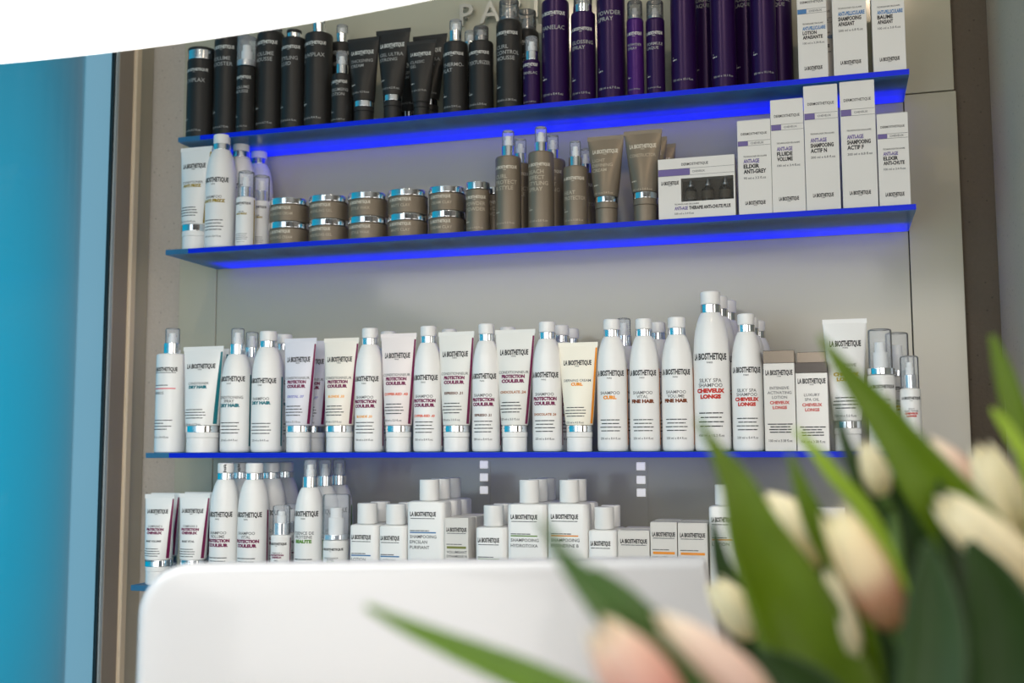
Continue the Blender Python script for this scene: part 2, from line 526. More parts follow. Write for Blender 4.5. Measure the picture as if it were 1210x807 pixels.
        def s(u, z):
            a, b, x0 = ab(z)
            f = max(-.999, min(.999, u / a))
            return (x0 + u, -(b * math.sqrt(1 - f * f)) - .0003, z)
        p = Print(s)
        if pr[0] == 'tube':
            pr_tube(p, H, W, *pr[1:])
        else:
            a, b2 = ('t', 't2') if col == 'taupe' else ('w', 'w2')
            p.text('LA BIOSTHETIQUE', 0, H * .80, .042 * H, a, 1, w=1.4 * W); p.text('PARIS', 0, H * .782, .011 * H, a)
            y = .70
            for q in pr[1]: p.text(q, -.70 * W, H * y, .036 * H, b2, 0, align='L', maxw=1.38 * W); y -= .056
            p.text(pr[2], -.60 * W, H * .335, .022 * H, b2, 0, align='L', maxw=1.1 * W)
            sq = .07 * W
            for q in range(3): p.rect(-.60 * W + q * sq * 1.4, -.60 * W + q * sq * 1.4 + sq, H * .43, H * .43 + sq, a if q < 2 else b2)
        if d.get('stripe'):
            k0 = p.mi(d['stripe']); o0 = len(p.v)
            for q in range(17):
                z = h1 + .003 + (H * .93 - h1) * q / 16
                a, b, x0 = ab(z)
                for f in (.90, .955, .99):
                    p.v.append((x0 + f * a + .0002, -(b * math.sqrt(1 - f * f)) - .0004, z))
            for q in range(16):
                for c in range(2):
                    i = o0 + q * 3 + c; p.f.append((i, i + 1, i + 4, i + 3)); p.i.append(k0)
        p.build(body)
    elif k in ('jar', 'talljar', 'capjar'):
        zl = H * .715 if k == 'jar' else d['z'][1] if k == 'talljar' else d['z'][2]
        bm = 'black' if k == 'capjar' else 'taupe'
        body = obj('body', cyl(R * .975, 0, zl, .0018, 44), bm, t)
        if k == 'capjar':
            obj('collar', cyl(R * .97, zl, d['z'][1], .0006), 'chrome', t)
            obj('cap', cyl(R * .96, d['z'][1], H, .0015), 'black', t)
        else: obj('lid', cyl(R, zl, H, .0014, 44), 'chrome', t)
        p = Print(surf_cyl(lambda z: R * .975))
        if k == 'jar':
            p.text('LA BIOSTHETIQUE', -.12 * R, zl * .70, .0046, 't', 1, w=1.25 * R)
            p.text(pr[1][0], -.05 * R, zl * .36, .0046, 't2', 0, maxw=1.3 * R)
        elif k == 'talljar': pr_styling(p, zl, R, pr[1], pr[2], pr[3], pr[4], pr[5], 't', 't2')
        else: pr_styling(p, zl, R, pr[1], pr[2], pr[3], pr[4], pr[5], 'w', 'w2')
        p.build(body)
    elif k in ('box', 'bandbox'):
        D = d['D']; m = 'cardfilm' if d.get('wrap') else 'card'
        zt = d['z'][1] if k == 'bandbox' else H
        if k == 'bandbox':
            body = obj('body', box(-R, R, -D / 2, D / 2, 0, zt, .0006), m, t, smooth=False)
            obj('top_band', box(-R - .0001, R + .0001, -D / 2 - .0001, D / 2 + .0001, zt, H, .0006), d['band'], t, smooth=False)
        else:
            body = obj('body', box(-R, R, -D / 2, D / 2, 0, H - .0006, .0006), m, t, smooth=False)
            obj('top_flap', box(-R + .0005, R - .0005, -D / 2 + .0012, D / 2 - .0004, H - .0006, H), m, t, smooth=False)
        p = Print(surf_flat(-D / 2))
        if pr[0] == 'derm': pr_derm(p, H, R, *pr[1:])
        elif pr[0] == 'cx':
            p.text('LA BIOSTHETIQUE', 0, zt * .865, .0068, 'k', 1, w=1.75 * R); p.text('PARIS', 0, zt * .865 - .0028, .0016, 'k')
            y = zt * .70
            for q in pr[1]: p.text(q, 0, y, .0040, 'g', 0, maxw=1.6 * R); y -= .0066
            y -= .001
            for q in ('CHEVEUX', 'LONGS'): p.text(q, 0, y, .0042, 'redt', 1, maxw=1.4 * R); y -= .0070
            for q, wf in enumerate((1, .8, .9, .85)): p.small(0, zt * .30 - .0038 * q, 1.6 * R * wf, .0015, 'k')
            p.text(pr[2], 0, zt * .105, .0036, 'g', 0, maxw=1.5 * R)
        elif pr[0] == 'sbox':
            zz = H * .825
            p.text('LA BIOSTHETIQUE', 0, zz, .0056, 'k', 1, w=1.7 * R); p.small(0, zz - .0032, 1.6 * R, .0010, 'g')
            if pr[1]:
                p.small(-.2 * R, H * .655, 1.3 * R, .0012, 'g'); p.rect(-.82 * R, .82 * R, H * .605, H * .635, pr[1])
                y = H * .545
                for q in pr[2]: p.text(q, -.82 * R, y, .0038, 'g', 0, align='L', maxw=1.7 * R); y -= .0062
        p.build(body)
    elif k == 'winbox':
        D = d['D']; y0 = -D / 2; yb = y0 + .022
        x0, x1, z0, z1 = -R + 2 * R * .30, R * .965, H * .285, H * .665
        body = merge(box(-R, R, yb, D / 2, 0, H), box(-R, x0, y0, yb, 0, H), box(x1, R, y0, yb, 0, H), box(x0, x1, y0, yb, 0, z0), box(x0, x1, y0, yb, z1, H))
        body = obj('body', body, 'card', t, smooth=False)
        obj('inner_tray', box(x0, x1, yb - .0012, yb - .0002, z0, z1), 'window_dark', t, smooth=False)
        obj('pane', ([(x0, y0 + .0006, z0), (x1, y0 + .0006, z0), (x1, y0 + .0006, z1), (x0, y0 + .0006, z1)], [(0, 1, 2, 3)]), 'film_pane', t, smooth=False)
        p = Print(surf_flat(y0))
        p.text('DERMOSTHETIQUE', -.03 * R, H * .875, .0040, 'k', 0, w=.70 * R)
        p.rect(-R * .995, R * .995, H * .825, H * .829, 'k'); p.rect(-R * .995, R * .995, H * .715, H * .719, 'k')
        p.rect(-R * .995, -R * .16, H * .72, H * .825, 'purp'); p.text('CHEVEUX', -.1 * R, H * .755, .0030, 'g', 0, align='L')
        p.text('LA BIOSTHETIQUE', -.69 * R, H * .575, .0052, 'k', 1, w=.46 * R); p.text('PARIS', -.69 * R, H * .55, .0014, 'k')
        p.text('TECHNOLOGIE CELLULAIRE', -.58 * R, H * .235, .0022, 'k', 0, align='L', maxw=.64 * R)
        p.text('ANTI-AGE', -.58 * R, H * .155, .0050, 'purp', 1, align='L', w=.35 * R)
        p.text('THERAPIE ANTI-CHUTE PLUS', -.20 * R, H * .155, .0050, 'k', 1, align='L', w=1.08 * R)
        p.text('100 ml e 3.4 fl.oz', -.58 * R, H * .08, .0030, 'g', 0, align='L')
        p.build(body)
        for q, w in enumerate(('left', 'middle', 'right')):
            xc = x0 + (x1 - x0) * (.17 + .33 * q)
            a = thing('ampoule', (d['X'] + xc, d['Y'] + y0 + .0112, Z + z0), w + ' small dark ampoule behind the window of the wide white carton', 'ampoule', 'ampoules in the windowed carton')
            hh = z1 - z0
            obj('body', lathe([(0, 0), (.0088, 0), (.0092, .0006), (.0092, hh * .52), (.0070, hh * .62), (.0040, hh * .68), (0, hh * .68)], 24), 'ampoule_glass', a)
            obj('cap', lathe([(.0046, hh * .68), (.0046, hh * .76), (.0028, hh * .80), (.0022, hh * .97), (0, hh * .97)], 20), 'silver', a)
            obj('shoulder_band', ring(.0095, hh * .10, hh * .45, 24, .0004), 'window_dark', a)
    elif k == 'flat':
        D = d['D']; hb = d['z'][1]; rc = d['rc']; n = 10
        def rr(z, ins):
            a, b = R - ins, D / 2 - ins; c = min(.008, b * .6)
            pts = []
            for cx, cy, a0 in ((a - c, b - c, 0), (-a + c, b - c, 90), (-a + c, -b + c, 180), (a - c, -b + c, 270)):
                for i in range(6):
                    an = math.radians(a0 + 18 * i); pts.append((cx + c * math.cos(an), cy + c * math.sin(an), z))
            return pts
        body = obj('body', loft([rr(0, .0012), rr(.0012, 0), rr(hb - .0035, 0), rr(hb - .0012, .0010), rr(hb, .0040)]), 'white', t)
        obj('neck', cyl(rc * .8, hb, hb + .0012, .0002), 'white', t)
        obj('cap', cyl(min(rc, D / 2 - .001), hb + .0010, H, .0010), 'white', t)
        p = Print(surf_flat(-D / 2)); ink, names = pr[1], pr[2]
        big = hb > .098
        p.text('LA BIOSTHETIQUE', -.12 * R, hb - (.022 if big else .0155), .0062 if big else .0048, 'k', 1, w=1.36 * R)
        p.small(-.12 * R, hb - (.0262 if big else .0188), 1.3 * R, .0011, 'g')
        zl = hb - (.0475 if big else .0345)
        p.small(-.3 * R, zl + .0030, 1.0 * R, .0013, 'g'); p.rect(-.80 * R, .56 * R, zl, zl + .0018, ink)
        y = zl - .0075
        for q in names: p.text(q, -.80 * R, y, .0046 if big else .0036, 'g', 0, align='L', maxw=1.55 * R); y -= .0080 if big else .0058
        p.build(body)
    return t

PRODUCTS = [
    {'k': 'capjar', 's': 1, 'X': -1.0794, 'Y': -0.1023, 'R': 0.0261, 'z': [0.1687, 0.1632, 0.1465], 'label': 'black cylinder bottle with chrome band at the left end of the top shelf', 'group': 'black styling products on the top shelf', 'pr': ('st', ['SUVIPLAX'], '200 ml e 6.7 fl.oz', 0.84, 0.7, 0.05), 'col': 'black'},
    {'k': 'can', 's': 1, 'X': -1.0287, 'Y': -0.0977, 'R': 0.0245, 'z': [0.2188, 0.1871, 0.1808], 'label': 'black spray can between the chrome-banded bottle and a clear-capped foam bottle', 'group': 'black styling products on the top shelf', 'pr': ('st', ['VOLUME', 'BOOSTER'], '200 ml e 6.7 fl.oz', 0.86, 0.745, 0.05), 'col': 'black', 'rc': 0.0196},
    {'k': 'spray', 's': 1, 'X': -0.9802, 'Y': -0.116, 'R': 0.0167, 'z': [0.1766, 0.1222, 0.1331], 'label': 'small black foam pump bottle between two tall black cans on the left', 'group': 'black styling products on the top shelf', 'pr': ('st', ['VOLUME', 'MOUSSE'], '75 ml e 2.5 fl.oz', 0.8, 0.65, 0.05), 'col': 'black', 'rc': 0.0163, 'rp': 0.0175, 'cc': 'clear'},
    {'k': 'can', 's': 1, 'X': -0.9433, 'Y': -0.0975, 'R': 0.0243, 'z': [0.2214, 0.1869, 0.1791], 'label': 'black spray can just right of the small foam pump bottle', 'group': 'black styling products on the top shelf', 'pr': ('st', ['VOLUME', 'MOUSSE'], '200 ml e 6.7 fl.oz', 0.86, 0.745, 0.05), 'col': 'black', 'rc': 0.0195},
    {'k': 'spray', 's': 1, 'X': -0.8925, 'Y': -0.1068, 'R': 0.0215, 'z': [0.1825, 0.167, 0.1763], 'label': 'black bottle with thin chrome neck ring and black cap', 'group': 'black styling products on the top shelf', 'pr': ('st', ['STYLING', 'FLUID'], '150 ml e 5.4 fl.oz', 0.865, 0.74, 0.05), 'col': 'black', 'rc': 0.0133, 'rp': 0.0133, 'cc': 'black'},
    {'k': 'spray', 's': 1, 'X': -0.846, 'Y': -0.1039, 'R': 0.0244, 'z': [0.2075, 0.1706, 0.1905], 'label': 'tall black spray bottle with chrome collar beside the short pump bottle', 'group': 'black styling products on the top shelf', 'pr': ('st', ['SUVIPLAX', 'F'], '250 ml e 8.4 fl.oz', 0.86, 0.73, 0.05), 'col': 'black', 'rc': 0.0112, 'rp': 0.0102, 'cc': 'clear'},
    {'k': 'spray', 's': 1, 'X': -0.7981, 'Y': -0.1109, 'R': 0.0173, 'z': [0.1324, 0.0916, 0.1089], 'label': 'short black pump bottle with chrome collar, lowest of the black bottles', 'group': 'black styling products on the top shelf', 'pr': ('st', ['VOLUMISING', 'LOTION'], '75 ml e 3.38 fl.oz', 0.8, 0.64, 0.06), 'col': 'black', 'rc': 0.0108, 'rp': 0.0101, 'cc': 'clear'},
    {'k': 'tube', 's': 1, 'X': -0.7567, 'Y': -0.1093, 'R': 0.0168, 'z': [0.1543, 0.0387, 0.029], 'label': 'black tube with chrome ring next to the short black pump bottle', 'group': 'black styling products on the top shelf', 'pr': ('tst', ['THICKENING', 'CREAM'], '125 ml e 4.2 fl.oz'), 'col': 'black', 'stripe': None, 'W': 0.0294, 'lean': -0.0022},
    {'k': 'tube', 's': 1, 'X': -0.7049, 'Y': -0.1063, 'R': 0.0151, 'z': [0.1643, 0.0457, 0.036], 'label': 'tallest front black tube with chrome ring, second tube from the left', 'group': 'black styling products on the top shelf', 'pr': ('tst', ['GEL ULTRA', 'STRONG'], '125 ml e 4.2 fl.oz'), 'col': 'black', 'stripe': None, 'W': 0.0313, 'lean': 0.0004},
    {'k': 'tube', 's': 1, 'X': -0.6514, 'Y': -0.1093, 'R': 0.0133, 'z': [0.1379, 0.0273, 0.0259], 'label': 'small black tube with all-black cap in front of a taller tube', 'group': 'black styling products on the top shelf', 'pr': ('tst', ['CLASSIC', 'GEL'], '75 ml e 2.5 fl.oz'), 'col': 'black', 'stripe': None, 'W': 0.0261, 'lean': -0.0006},
    {'k': 'spray', 's': 1, 'X': -0.5911, 'Y': -0.1072, 'R': 0.021, 'z': [0.1673, 0.1261, 0.1467], 'label': 'black bottle with tall chrome nozzle collar right of the black tubes', 'group': 'black styling products on the top shelf', 'pr': ('st', ['THERMO-', 'FLAT'], '100 ml e 3.4 fl.oz', 0.8, 0.64, 0.06), 'col': 'black', 'rc': 0.0116, 'rp': 0.0105, 'cc': 'clear'},
    {'k': 'spray', 's': 1, 'X': -0.5462, 'Y': -0.1075, 'R': 0.0207, 'z': [0.1503, 0.1225, 0.1327], 'label': 'black bottle with clear domed cap beside the foam can with clear cap', 'group': 'black styling products on the top shelf', 'pr': ('st', ['TEXTURIZER'], '150 ml e 5.0 fl.oz', 0.8, 0.65, 0.06), 'col': 'black', 'rc': 0.0124, 'rp': 0.0129, 'cc': 'smoke'},
    {'k': 'can', 's': 1, 'X': -0.4974, 'Y': -0.1068, 'R': 0.0215, 'z': [0.1894, 0.1537, 0.1508], 'label': 'large black foam can with clear cap next to the first purple bottle', 'group': 'black styling products on the top shelf', 'pr': ('st', ['CURL', 'CONTROL', 'MOUSSE'], '100 ml e 3.38 fl.oz', 0.82, 0.66, 0.06), 'col': 'black', 'rc': 0.0168},
    {'k': 'spray', 's': 1, 'X': -0.457, 'Y': -0.1141, 'R': 0.0142, 'z': [0.1204, 0.0796, 0.0946], 'label': 'small purple pump bottle, shortest of the purple row', 'group': 'purple sprays on the top shelf', 'pr': ('st', ['FANELAC', 'S'], '50 ml e 1.69 fl.oz', 0.85, 0.68, 0.06), 'col': 'purple', 'rc': 0.0114, 'rp': 0.0102, 'cc': 'clear'},
    {'k': 'spray', 's': 1, 'X': -0.4185, 'Y': -0.1055, 'R': 0.0227, 'z': [0.2258, 0.1781, 0.1998], 'label': 'tall purple bottle standing right of the small purple pump bottle', 'group': 'purple sprays on the top shelf', 'pr': ('st', ['FANELAC', 'S'], '250 ml e 8.4 fl.oz', 0.84, 0.7, 0.05), 'col': 'purple', 'rc': 0.0114, 'rp': 0.0114, 'cc': 'clear'},
    {'k': 'spray', 's': 1, 'X': -0.3715, 'Y': -0.1083, 'R': 0.02, 'z': [0.1899, 0.1514, 0.1642], 'label': 'purple bottle with chrome neck ring, second of the tall purple bottles', 'group': 'purple sprays on the top shelf', 'pr': ('st', ['GLOSSING', 'SPRAY'], '150 ml e 5.0 fl.oz', 0.78, 0.63, 0.06), 'col': 'purple', 'rc': 0.016, 'rp': 0.0152, 'cc': 'smoke'},
    {'k': 'can', 's': 1, 'X': -0.3261, 'Y': -0.1055, 'R': 0.0228, 'z': [0.231, 0.1954, 0.1911], 'label': 'tall purple can left of the two slim clear-capped purple cans', 'group': 'purple sprays on the top shelf', 'pr': ('st', ['POWDER', 'SPRAY'], '200 ml e 6.7 fl.oz', 0.86, 0.71, 0.05), 'col': 'purple', 'rc': 0.0182},
    {'k': 'can', 's': 1, 'X': -0.2853, 'Y': -0.1148, 'R': 0.0135, 'z': [0.1597, 0.1289, 0.1282], 'label': 'slim bright purple can with clear cap, left of a slim dark one', 'group': 'purple sprays on the top shelf', 'pr': ('st', ['POWDER', 'SPRAY'], '75 ml e 2.5 fl.oz', 0.78, 0.64, 0.06), 'col': 'violet', 'rc': 0.0121},
    {'k': 'can', 's': 1, 'X': -0.2534, 'Y': -0.1133, 'R': 0.0149, 'z': [0.1564, 0.1258, 0.1251], 'label': 'slim dark purple can with clear cap, left of the three large cans', 'group': 'purple sprays on the top shelf', 'pr': ('st', ['FORMULE', 'LAQUE'], '75 ml e 2.2 fl.oz', 0.78, 0.64, 0.06), 'col': 'purple', 'rc': 0.0135},
    {'k': 'can', 's': 1, 'X': -0.2093, 'Y': -0.108, 'R': 0.0203, 'z': [0.2608, 0.223, 0.2188], 'label': 'large purple spray can, leftmost of the three cans cut off by the photo top', 'group': 'purple sprays on the top shelf', 'pr': ('st', ['FORMULE', 'LAQUE'], '300 ml e 10.1 fl.oz', 0.86, 0.74, 0.05), 'col': 'purple', 'rc': 0.0162},
    {'k': 'can', 's': 1, 'X': -0.1811, 'Y': -0.05, 'R': 0.0203, 'z': [0.2608, 0.223, 0.2188], 'label': 'dark purple can behind the gap between first and second large cans', 'group': 'purple sprays on the top shelf', 'pr': ('st', ['FORMULE', 'LAQUE'], '300 ml e 10.1 fl.oz', 0.86, 0.74, 0.05), 'col': 'purple', 'rc': 0.0162},
    {'k': 'can', 's': 1, 'X': -0.1474, 'Y': -0.1087, 'R': 0.0196, 'z': [0.2518, 0.2144, 0.2103], 'label': 'large purple spray can, middle of the three cans cut off by the photo top', 'group': 'purple sprays on the top shelf', 'pr': ('st', ['FORMULE', 'LAQUE'], '300 ml e 10.1 fl.oz', 0.86, 0.74, 0.05), 'col': 'purple', 'rc': 0.0156},
    {'k': 'can', 's': 1, 'X': -0.1163, 'Y': -0.0507, 'R': 0.0196, 'z': [0.2518, 0.2144, 0.2103], 'label': 'dark purple can behind the gap between second and third large cans', 'group': 'purple sprays on the top shelf', 'pr': ('st', ['FORMULE', 'LAQUE'], '300 ml e 10.1 fl.oz', 0.86, 0.74, 0.05), 'col': 'purple', 'rc': 0.0156},
    {'k': 'can', 's': 1, 'X': -0.0862, 'Y': -0.1088, 'R': 0.0195, 'z': [0.2432, 0.2062, 0.2021], 'label': 'large purple spray can, nearest to the white cartons', 'group': 'purple sprays on the top shelf', 'pr': ('st', ['FORMULE', 'LAQUE'], '300 ml e 10.1 fl.oz', 0.86, 0.74, 0.05), 'col': 'purple', 'rc': 0.0156},
    {'k': 'can', 's': 1, 'X': -0.0633, 'Y': -0.0508, 'R': 0.0195, 'z': [0.2432, 0.2062, 0.2021], 'label': 'dark purple can in the back row beside the white cartons', 'group': 'purple sprays on the top shelf', 'pr': ('st', ['FORMULE', 'LAQUE'], '300 ml e 10.1 fl.oz', 0.86, 0.74, 0.05), 'col': 'purple', 'rc': 0.0156},
    {'k': 'box', 's': 1, 'X': -0.0128, 'Y': -0.1083, 'R': 0.0216, 'z': [0.1425], 'label': 'slim white carton with blue block, left of three on the top shelf', 'group': 'white cartons on the top shelf', 'D': 0.04, 'pr': ('derm', 'blue', ['ANTI-PELLICULAIRE'], ['LOTION', 'APAISANTE'], '100 ml e 3.38 fl.oz')},
    {'k': 'box', 's': 1, 'X': 0.0412, 'Y': -0.1058, 'R': 0.0245, 'z': [0.1727], 'label': 'white carton with blue lettering, middle of three on the top shelf', 'group': 'white cartons on the top shelf', 'D': 0.045, 'pr': ('derm', 'blue', ['ANTI-PELLICULAIRE'], ['SHAMPOOING', 'APAISANT'], '200 ml e 6.8 fl.oz')},
    {'k': 'box', 's': 1, 'X': 0.0962, 'Y': -0.1058, 'R': 0.0231, 'z': [0.1655], 'label': 'white carton with blue lettering at the right end of the top shelf', 'group': 'white cartons on the top shelf', 'D': 0.045, 'pr': ('derm', 'blue', ['ANTI-PELLICULAIRE'], ['BAUME', 'APAISANT'], '100 ml e 3.8 fl.oz')},
    {'k': 'box', 's': 1, 'X': -0.003, 'Y': -0.0633, 'R': 0.0216, 'z': [0.1425], 'label': 'white carton behind the slim carton on the top shelf', 'group': 'white cartons on the top shelf', 'D': 0.04, 'pr': ('derm', 'blue', ['ANTI-PELLICULAIRE'], ['LOTION', 'APAISANTE'], '100 ml e 3.38 fl.oz')},
    {'k': 'tube', 's': 1, 'X': -0.6536, 'Y': -0.0643, 'R': 0.0151, 'z': [0.1643, 0.0457, 0.036], 'label': 'tall black tube rising behind the small all-black tube', 'group': 'black styling products on the top shelf', 'pr': ('tst', ['GEL ULTRA', 'STRONG'], '125 ml e 4.2 fl.oz'), 'col': 'black', 'stripe': None, 'W': 0.0313, 'lean': 0.0004},
    {'k': 'tube', 's': 1, 'X': -0.7053, 'Y': -0.0293, 'R': 0.0168, 'z': [0.1543, 0.0387, 0.029], 'label': 'black tube half hidden behind the second black tube', 'group': 'black styling products on the top shelf', 'pr': ('tst', ['THICKENING', 'CREAM'], '125 ml e 4.2 fl.oz'), 'col': 'black', 'stripe': None, 'W': 0.0294, 'lean': -0.0022},
    {'k': 'spray', 's': 1, 'X': -0.5831, 'Y': -0.0522, 'R': 0.021, 'z': [0.1673, 0.1261, 0.1467], 'label': 'black nozzle bottle in the back row behind the chrome nozzle bottle', 'group': 'black styling products on the top shelf', 'pr': ('st', ['THERMO-', 'FLAT'], '100 ml e 3.4 fl.oz', 0.8, 0.64, 0.06), 'col': 'black', 'rc': 0.0116, 'rp': 0.0105, 'cc': 'clear'},
    {'k': 'can', 's': 1, 'X': -0.4814, 'Y': -0.0568, 'R': 0.0215, 'z': [0.1894, 0.1537, 0.1508], 'label': 'black foam can behind the clear-capped foam can', 'group': 'black styling products on the top shelf', 'pr': ('st', ['CURL', 'CONTROL', 'MOUSSE'], '100 ml e 3.38 fl.oz', 0.82, 0.66, 0.06), 'col': 'black', 'rc': 0.0168},
    {'k': 'can', 's': 1, 'X': -1.0411, 'Y': -0.0428, 'R': 0.0245, 'z': [0.2188, 0.1871, 0.1808], 'label': 'black spray can hidden behind the small foam pump bottle', 'group': 'black styling products on the top shelf', 'pr': ('st', ['VOLUME', 'BOOSTER'], '200 ml e 6.7 fl.oz', 0.86, 0.745, 0.05), 'col': 'black', 'rc': 0.0196},
    {'k': 'spray', 's': 1, 'X': -0.8276, 'Y': -0.0489, 'R': 0.0244, 'z': [0.2075, 0.1706, 0.1905], 'label': 'black spray bottle hidden behind the short black pump bottle', 'group': 'black styling products on the top shelf', 'pr': ('st', ['SUVIPLAX', 'F'], '250 ml e 8.4 fl.oz', 0.86, 0.73, 0.05), 'col': 'black', 'rc': 0.0112, 'rp': 0.0102, 'cc': 'clear'},
    {'k': 'tube', 's': 2, 'X': -1.0619, 'Y': -0.1384, 'R': 0.0217, 'z': [0.1859, 0.0441, 0.0328], 'label': 'white tube with gold title at the left end of the second shelf', 'group': 'white products with gold print on the second shelf', 'pr': ('tube', ['CONDITIONER'], ['ANTI FRIZZ'], 'olive', None, None, '150 ml e 5.0 fl.oz'), 'col': 'white', 'stripe': 'olive', 'W': 0.031, 'lean': -0.0012},
    {'k': 'bottle', 's': 2, 'X': -1.0136, 'Y': -0.1371, 'R': 0.0263, 'z': [0.2031], 'label': 'white bottle with gold title right of the gold-striped tube', 'group': 'white products with gold print on the second shelf', 'pr': ('bottle', ['SHAMPOO'], ['ANTI FRIZZ'], 'olive', None, None, '250 ml e 8.4 fl.oz')},
    {'k': 'bottle', 's': 2, 'X': -1.006, 'Y': -0.0848, 'R': 0.0263, 'z': [0.2031], 'label': 'white bottle standing second in the line behind the gold-titled one', 'group': 'white products with gold print on the second shelf', 'pr': ('bottle', ['SHAMPOO'], ['ANTI FRIZZ'], 'olive', None, None, '250 ml e 8.4 fl.oz')},
    {'k': 'bottle', 's': 2, 'X': -0.9997, 'Y': -0.0322, 'R': 0.0263, 'z': [0.2031], 'label': 'white bottle standing last in the line behind the gold-titled one', 'group': 'white products with gold print on the second shelf', 'pr': ('bottle', ['SHAMPOO'], ['ANTI FRIZZ'], 'olive', None, None, '250 ml e 8.4 fl.oz')},
    {'k': 'spray', 's': 2, 'X': -0.9623, 'Y': -0.1405, 'R': 0.0166, 'z': [0.1339, 0.0876, 0.1063], 'label': 'small white pump bottle in front with gold title and clear cap', 'group': 'white products with gold print on the second shelf', 'pr': ('bottle', ['SERUM'], ['ANTI FRIZZ'], 'olive', None, None, '50 ml e 1.6 fl.oz'), 'col': 'white', 'rc': 0.01, 'rp': 0.0136, 'cc': 'clear', 'stripe': 'olive'},
    {'k': 'spray', 's': 2, 'X': -0.9517, 'Y': -0.1055, 'R': 0.0166, 'z': [0.1339, 0.0876, 0.1063], 'label': 'small white pump bottle behind the gold-titled one, beside the jars', 'group': 'white products with gold print on the second shelf', 'pr': ('bottle', ['SERUM'], ['ANTI FRIZZ'], 'olive', None, None, '50 ml e 1.6 fl.oz'), 'col': 'white', 'rc': 0.01, 'rp': 0.0136, 'cc': 'clear', 'stripe': 'olive'},
    {'k': 'jar', 's': 2, 'X': -0.8895, 'Y': -0.119, 'R': 0.0351, 'z': [0.0405], 'zo': 0.0, 'group': 'taupe jars on the second shelf', 'label': 'lower taupe jar with chrome lid in the first stack from the left', 'pr': ('jar', ['MODELING CREAM'])},
    {'k': 'jar', 's': 2, 'X': -0.8895, 'Y': -0.119, 'R': 0.0351, 'z': [0.0405], 'zo': 0.0409, 'group': 'taupe jars on the second shelf', 'label': 'upper taupe jar with chrome lid in the first stack from the left', 'pr': ('jar', ['MODELING CREAM'])},
    {'k': 'jar', 's': 2, 'X': -0.8149, 'Y': -0.1201, 'R': 0.034, 'z': [0.0405], 'zo': 0.0, 'group': 'taupe jars on the second shelf', 'label': 'lower taupe jar with chrome lid in the second stack from the left', 'pr': ('jar', ['MODELING GEL'])},
    {'k': 'jar', 's': 2, 'X': -0.8149, 'Y': -0.1201, 'R': 0.034, 'z': [0.0405], 'zo': 0.0409, 'group': 'taupe jars on the second shelf', 'label': 'upper taupe jar with chrome lid in the second stack from the left', 'pr': ('jar', ['MODELING GEL'])},
    {'k': 'jar', 's': 2, 'X': -0.7423, 'Y': -0.1201, 'R': 0.034, 'z': [0.0405], 'zo': 0.0, 'group': 'taupe jars on the second shelf', 'label': 'lower taupe jar with chrome lid in the third stack from the left', 'pr': ('jar', ['STYLE WAX'])},
    {'k': 'jar', 's': 2, 'X': -0.7423, 'Y': -0.1201, 'R': 0.034, 'z': [0.0405], 'zo': 0.0409, 'group': 'taupe jars on the second shelf', 'label': 'upper taupe jar with chrome lid in the third stack from the left', 'pr': ('jar', ['STYLE WAX'])},
    {'k': 'jar', 's': 2, 'X': -0.6704, 'Y': -0.1201, 'R': 0.034, 'z': [0.0405], 'zo': 0.0, 'group': 'taupe jars on the second shelf', 'label': 'lower taupe jar with chrome lid in the fourth stack from the left', 'pr': ('jar', ['MATT CLAY'])},
    {'k': 'jar', 's': 2, 'X': -0.6704, 'Y': -0.1201, 'R': 0.034, 'z': [0.0405], 'zo': 0.0409, 'group': 'taupe jars on the second shelf', 'label': 'upper taupe jar with chrome lid in the fourth stack from the left', 'pr': ('jar', ['MATT CLAY'])},
    {'k': 'jar', 's': 2, 'X': -0.6, 'Y': -0.1234, 'R': 0.0307, 'z': [0.0405], 'zo': 0.0, 'group': 'taupe jars on the second shelf', 'label': 'lower taupe jar with chrome lid in the fifth stack from the left', 'pr': ('jar', ['CREAM CLAY'])},
    {'k': 'jar', 's': 2, 'X': -0.6, 'Y': -0.1234, 'R': 0.0307, 'z': [0.0405], 'zo': 0.0409, 'group': 'taupe jars on the second shelf', 'label': 'upper taupe jar with chrome lid in the fifth stack from the left', 'pr': ('jar', ['CREAM CLAY'])},
    {'k': 'jar', 's': 2, 'X': -0.5968, 'Y': -0.0614, 'R': 0.0307, 'z': [0.0405], 'zo': 0.0409, 'group': 'taupe jars on the second shelf', 'label': 'taupe jar with chrome lid on top of the back stack by the tall jar', 'pr': ('jar', ['CREAM CLAY'])},
    {'k': 'jar', 's': 2, 'X': -0.5968, 'Y': -0.0614, 'R': 0.0307, 'z': [0.0405], 'zo': 0.0, 'group': 'taupe jars on the second shelf', 'label': 'taupe jar with chrome lid at the bottom of the back stack', 'pr': ('jar', ['CREAM CLAY'])},
    {'k': 'talljar', 's': 2, 'X': -0.5422, 'Y': -0.1373, 'R': 0.0198, 'z': [0.0835, 0.0709], 'label': 'tall slim taupe jar with chrome lid right of the stacked jars', 'group': 'taupe styling products on the second shelf', 'pr': ('st', ['POWDER', 'POWDER'], '125 ml e 4.2 fl.oz', 0.78, 0.62, 0.06)},
    {'k': 'talljar', 's': 2, 'X': -0.5284, 'Y': -0.0923, 'R': 0.0198, 'z': [0.0835, 0.0709], 'label': 'tall slim taupe jar behind the front one', 'group': 'taupe styling products on the second shelf', 'pr': ('st', ['POWDER', 'POWDER'], '125 ml e 4.2 fl.oz', 0.78, 0.62, 0.06)},
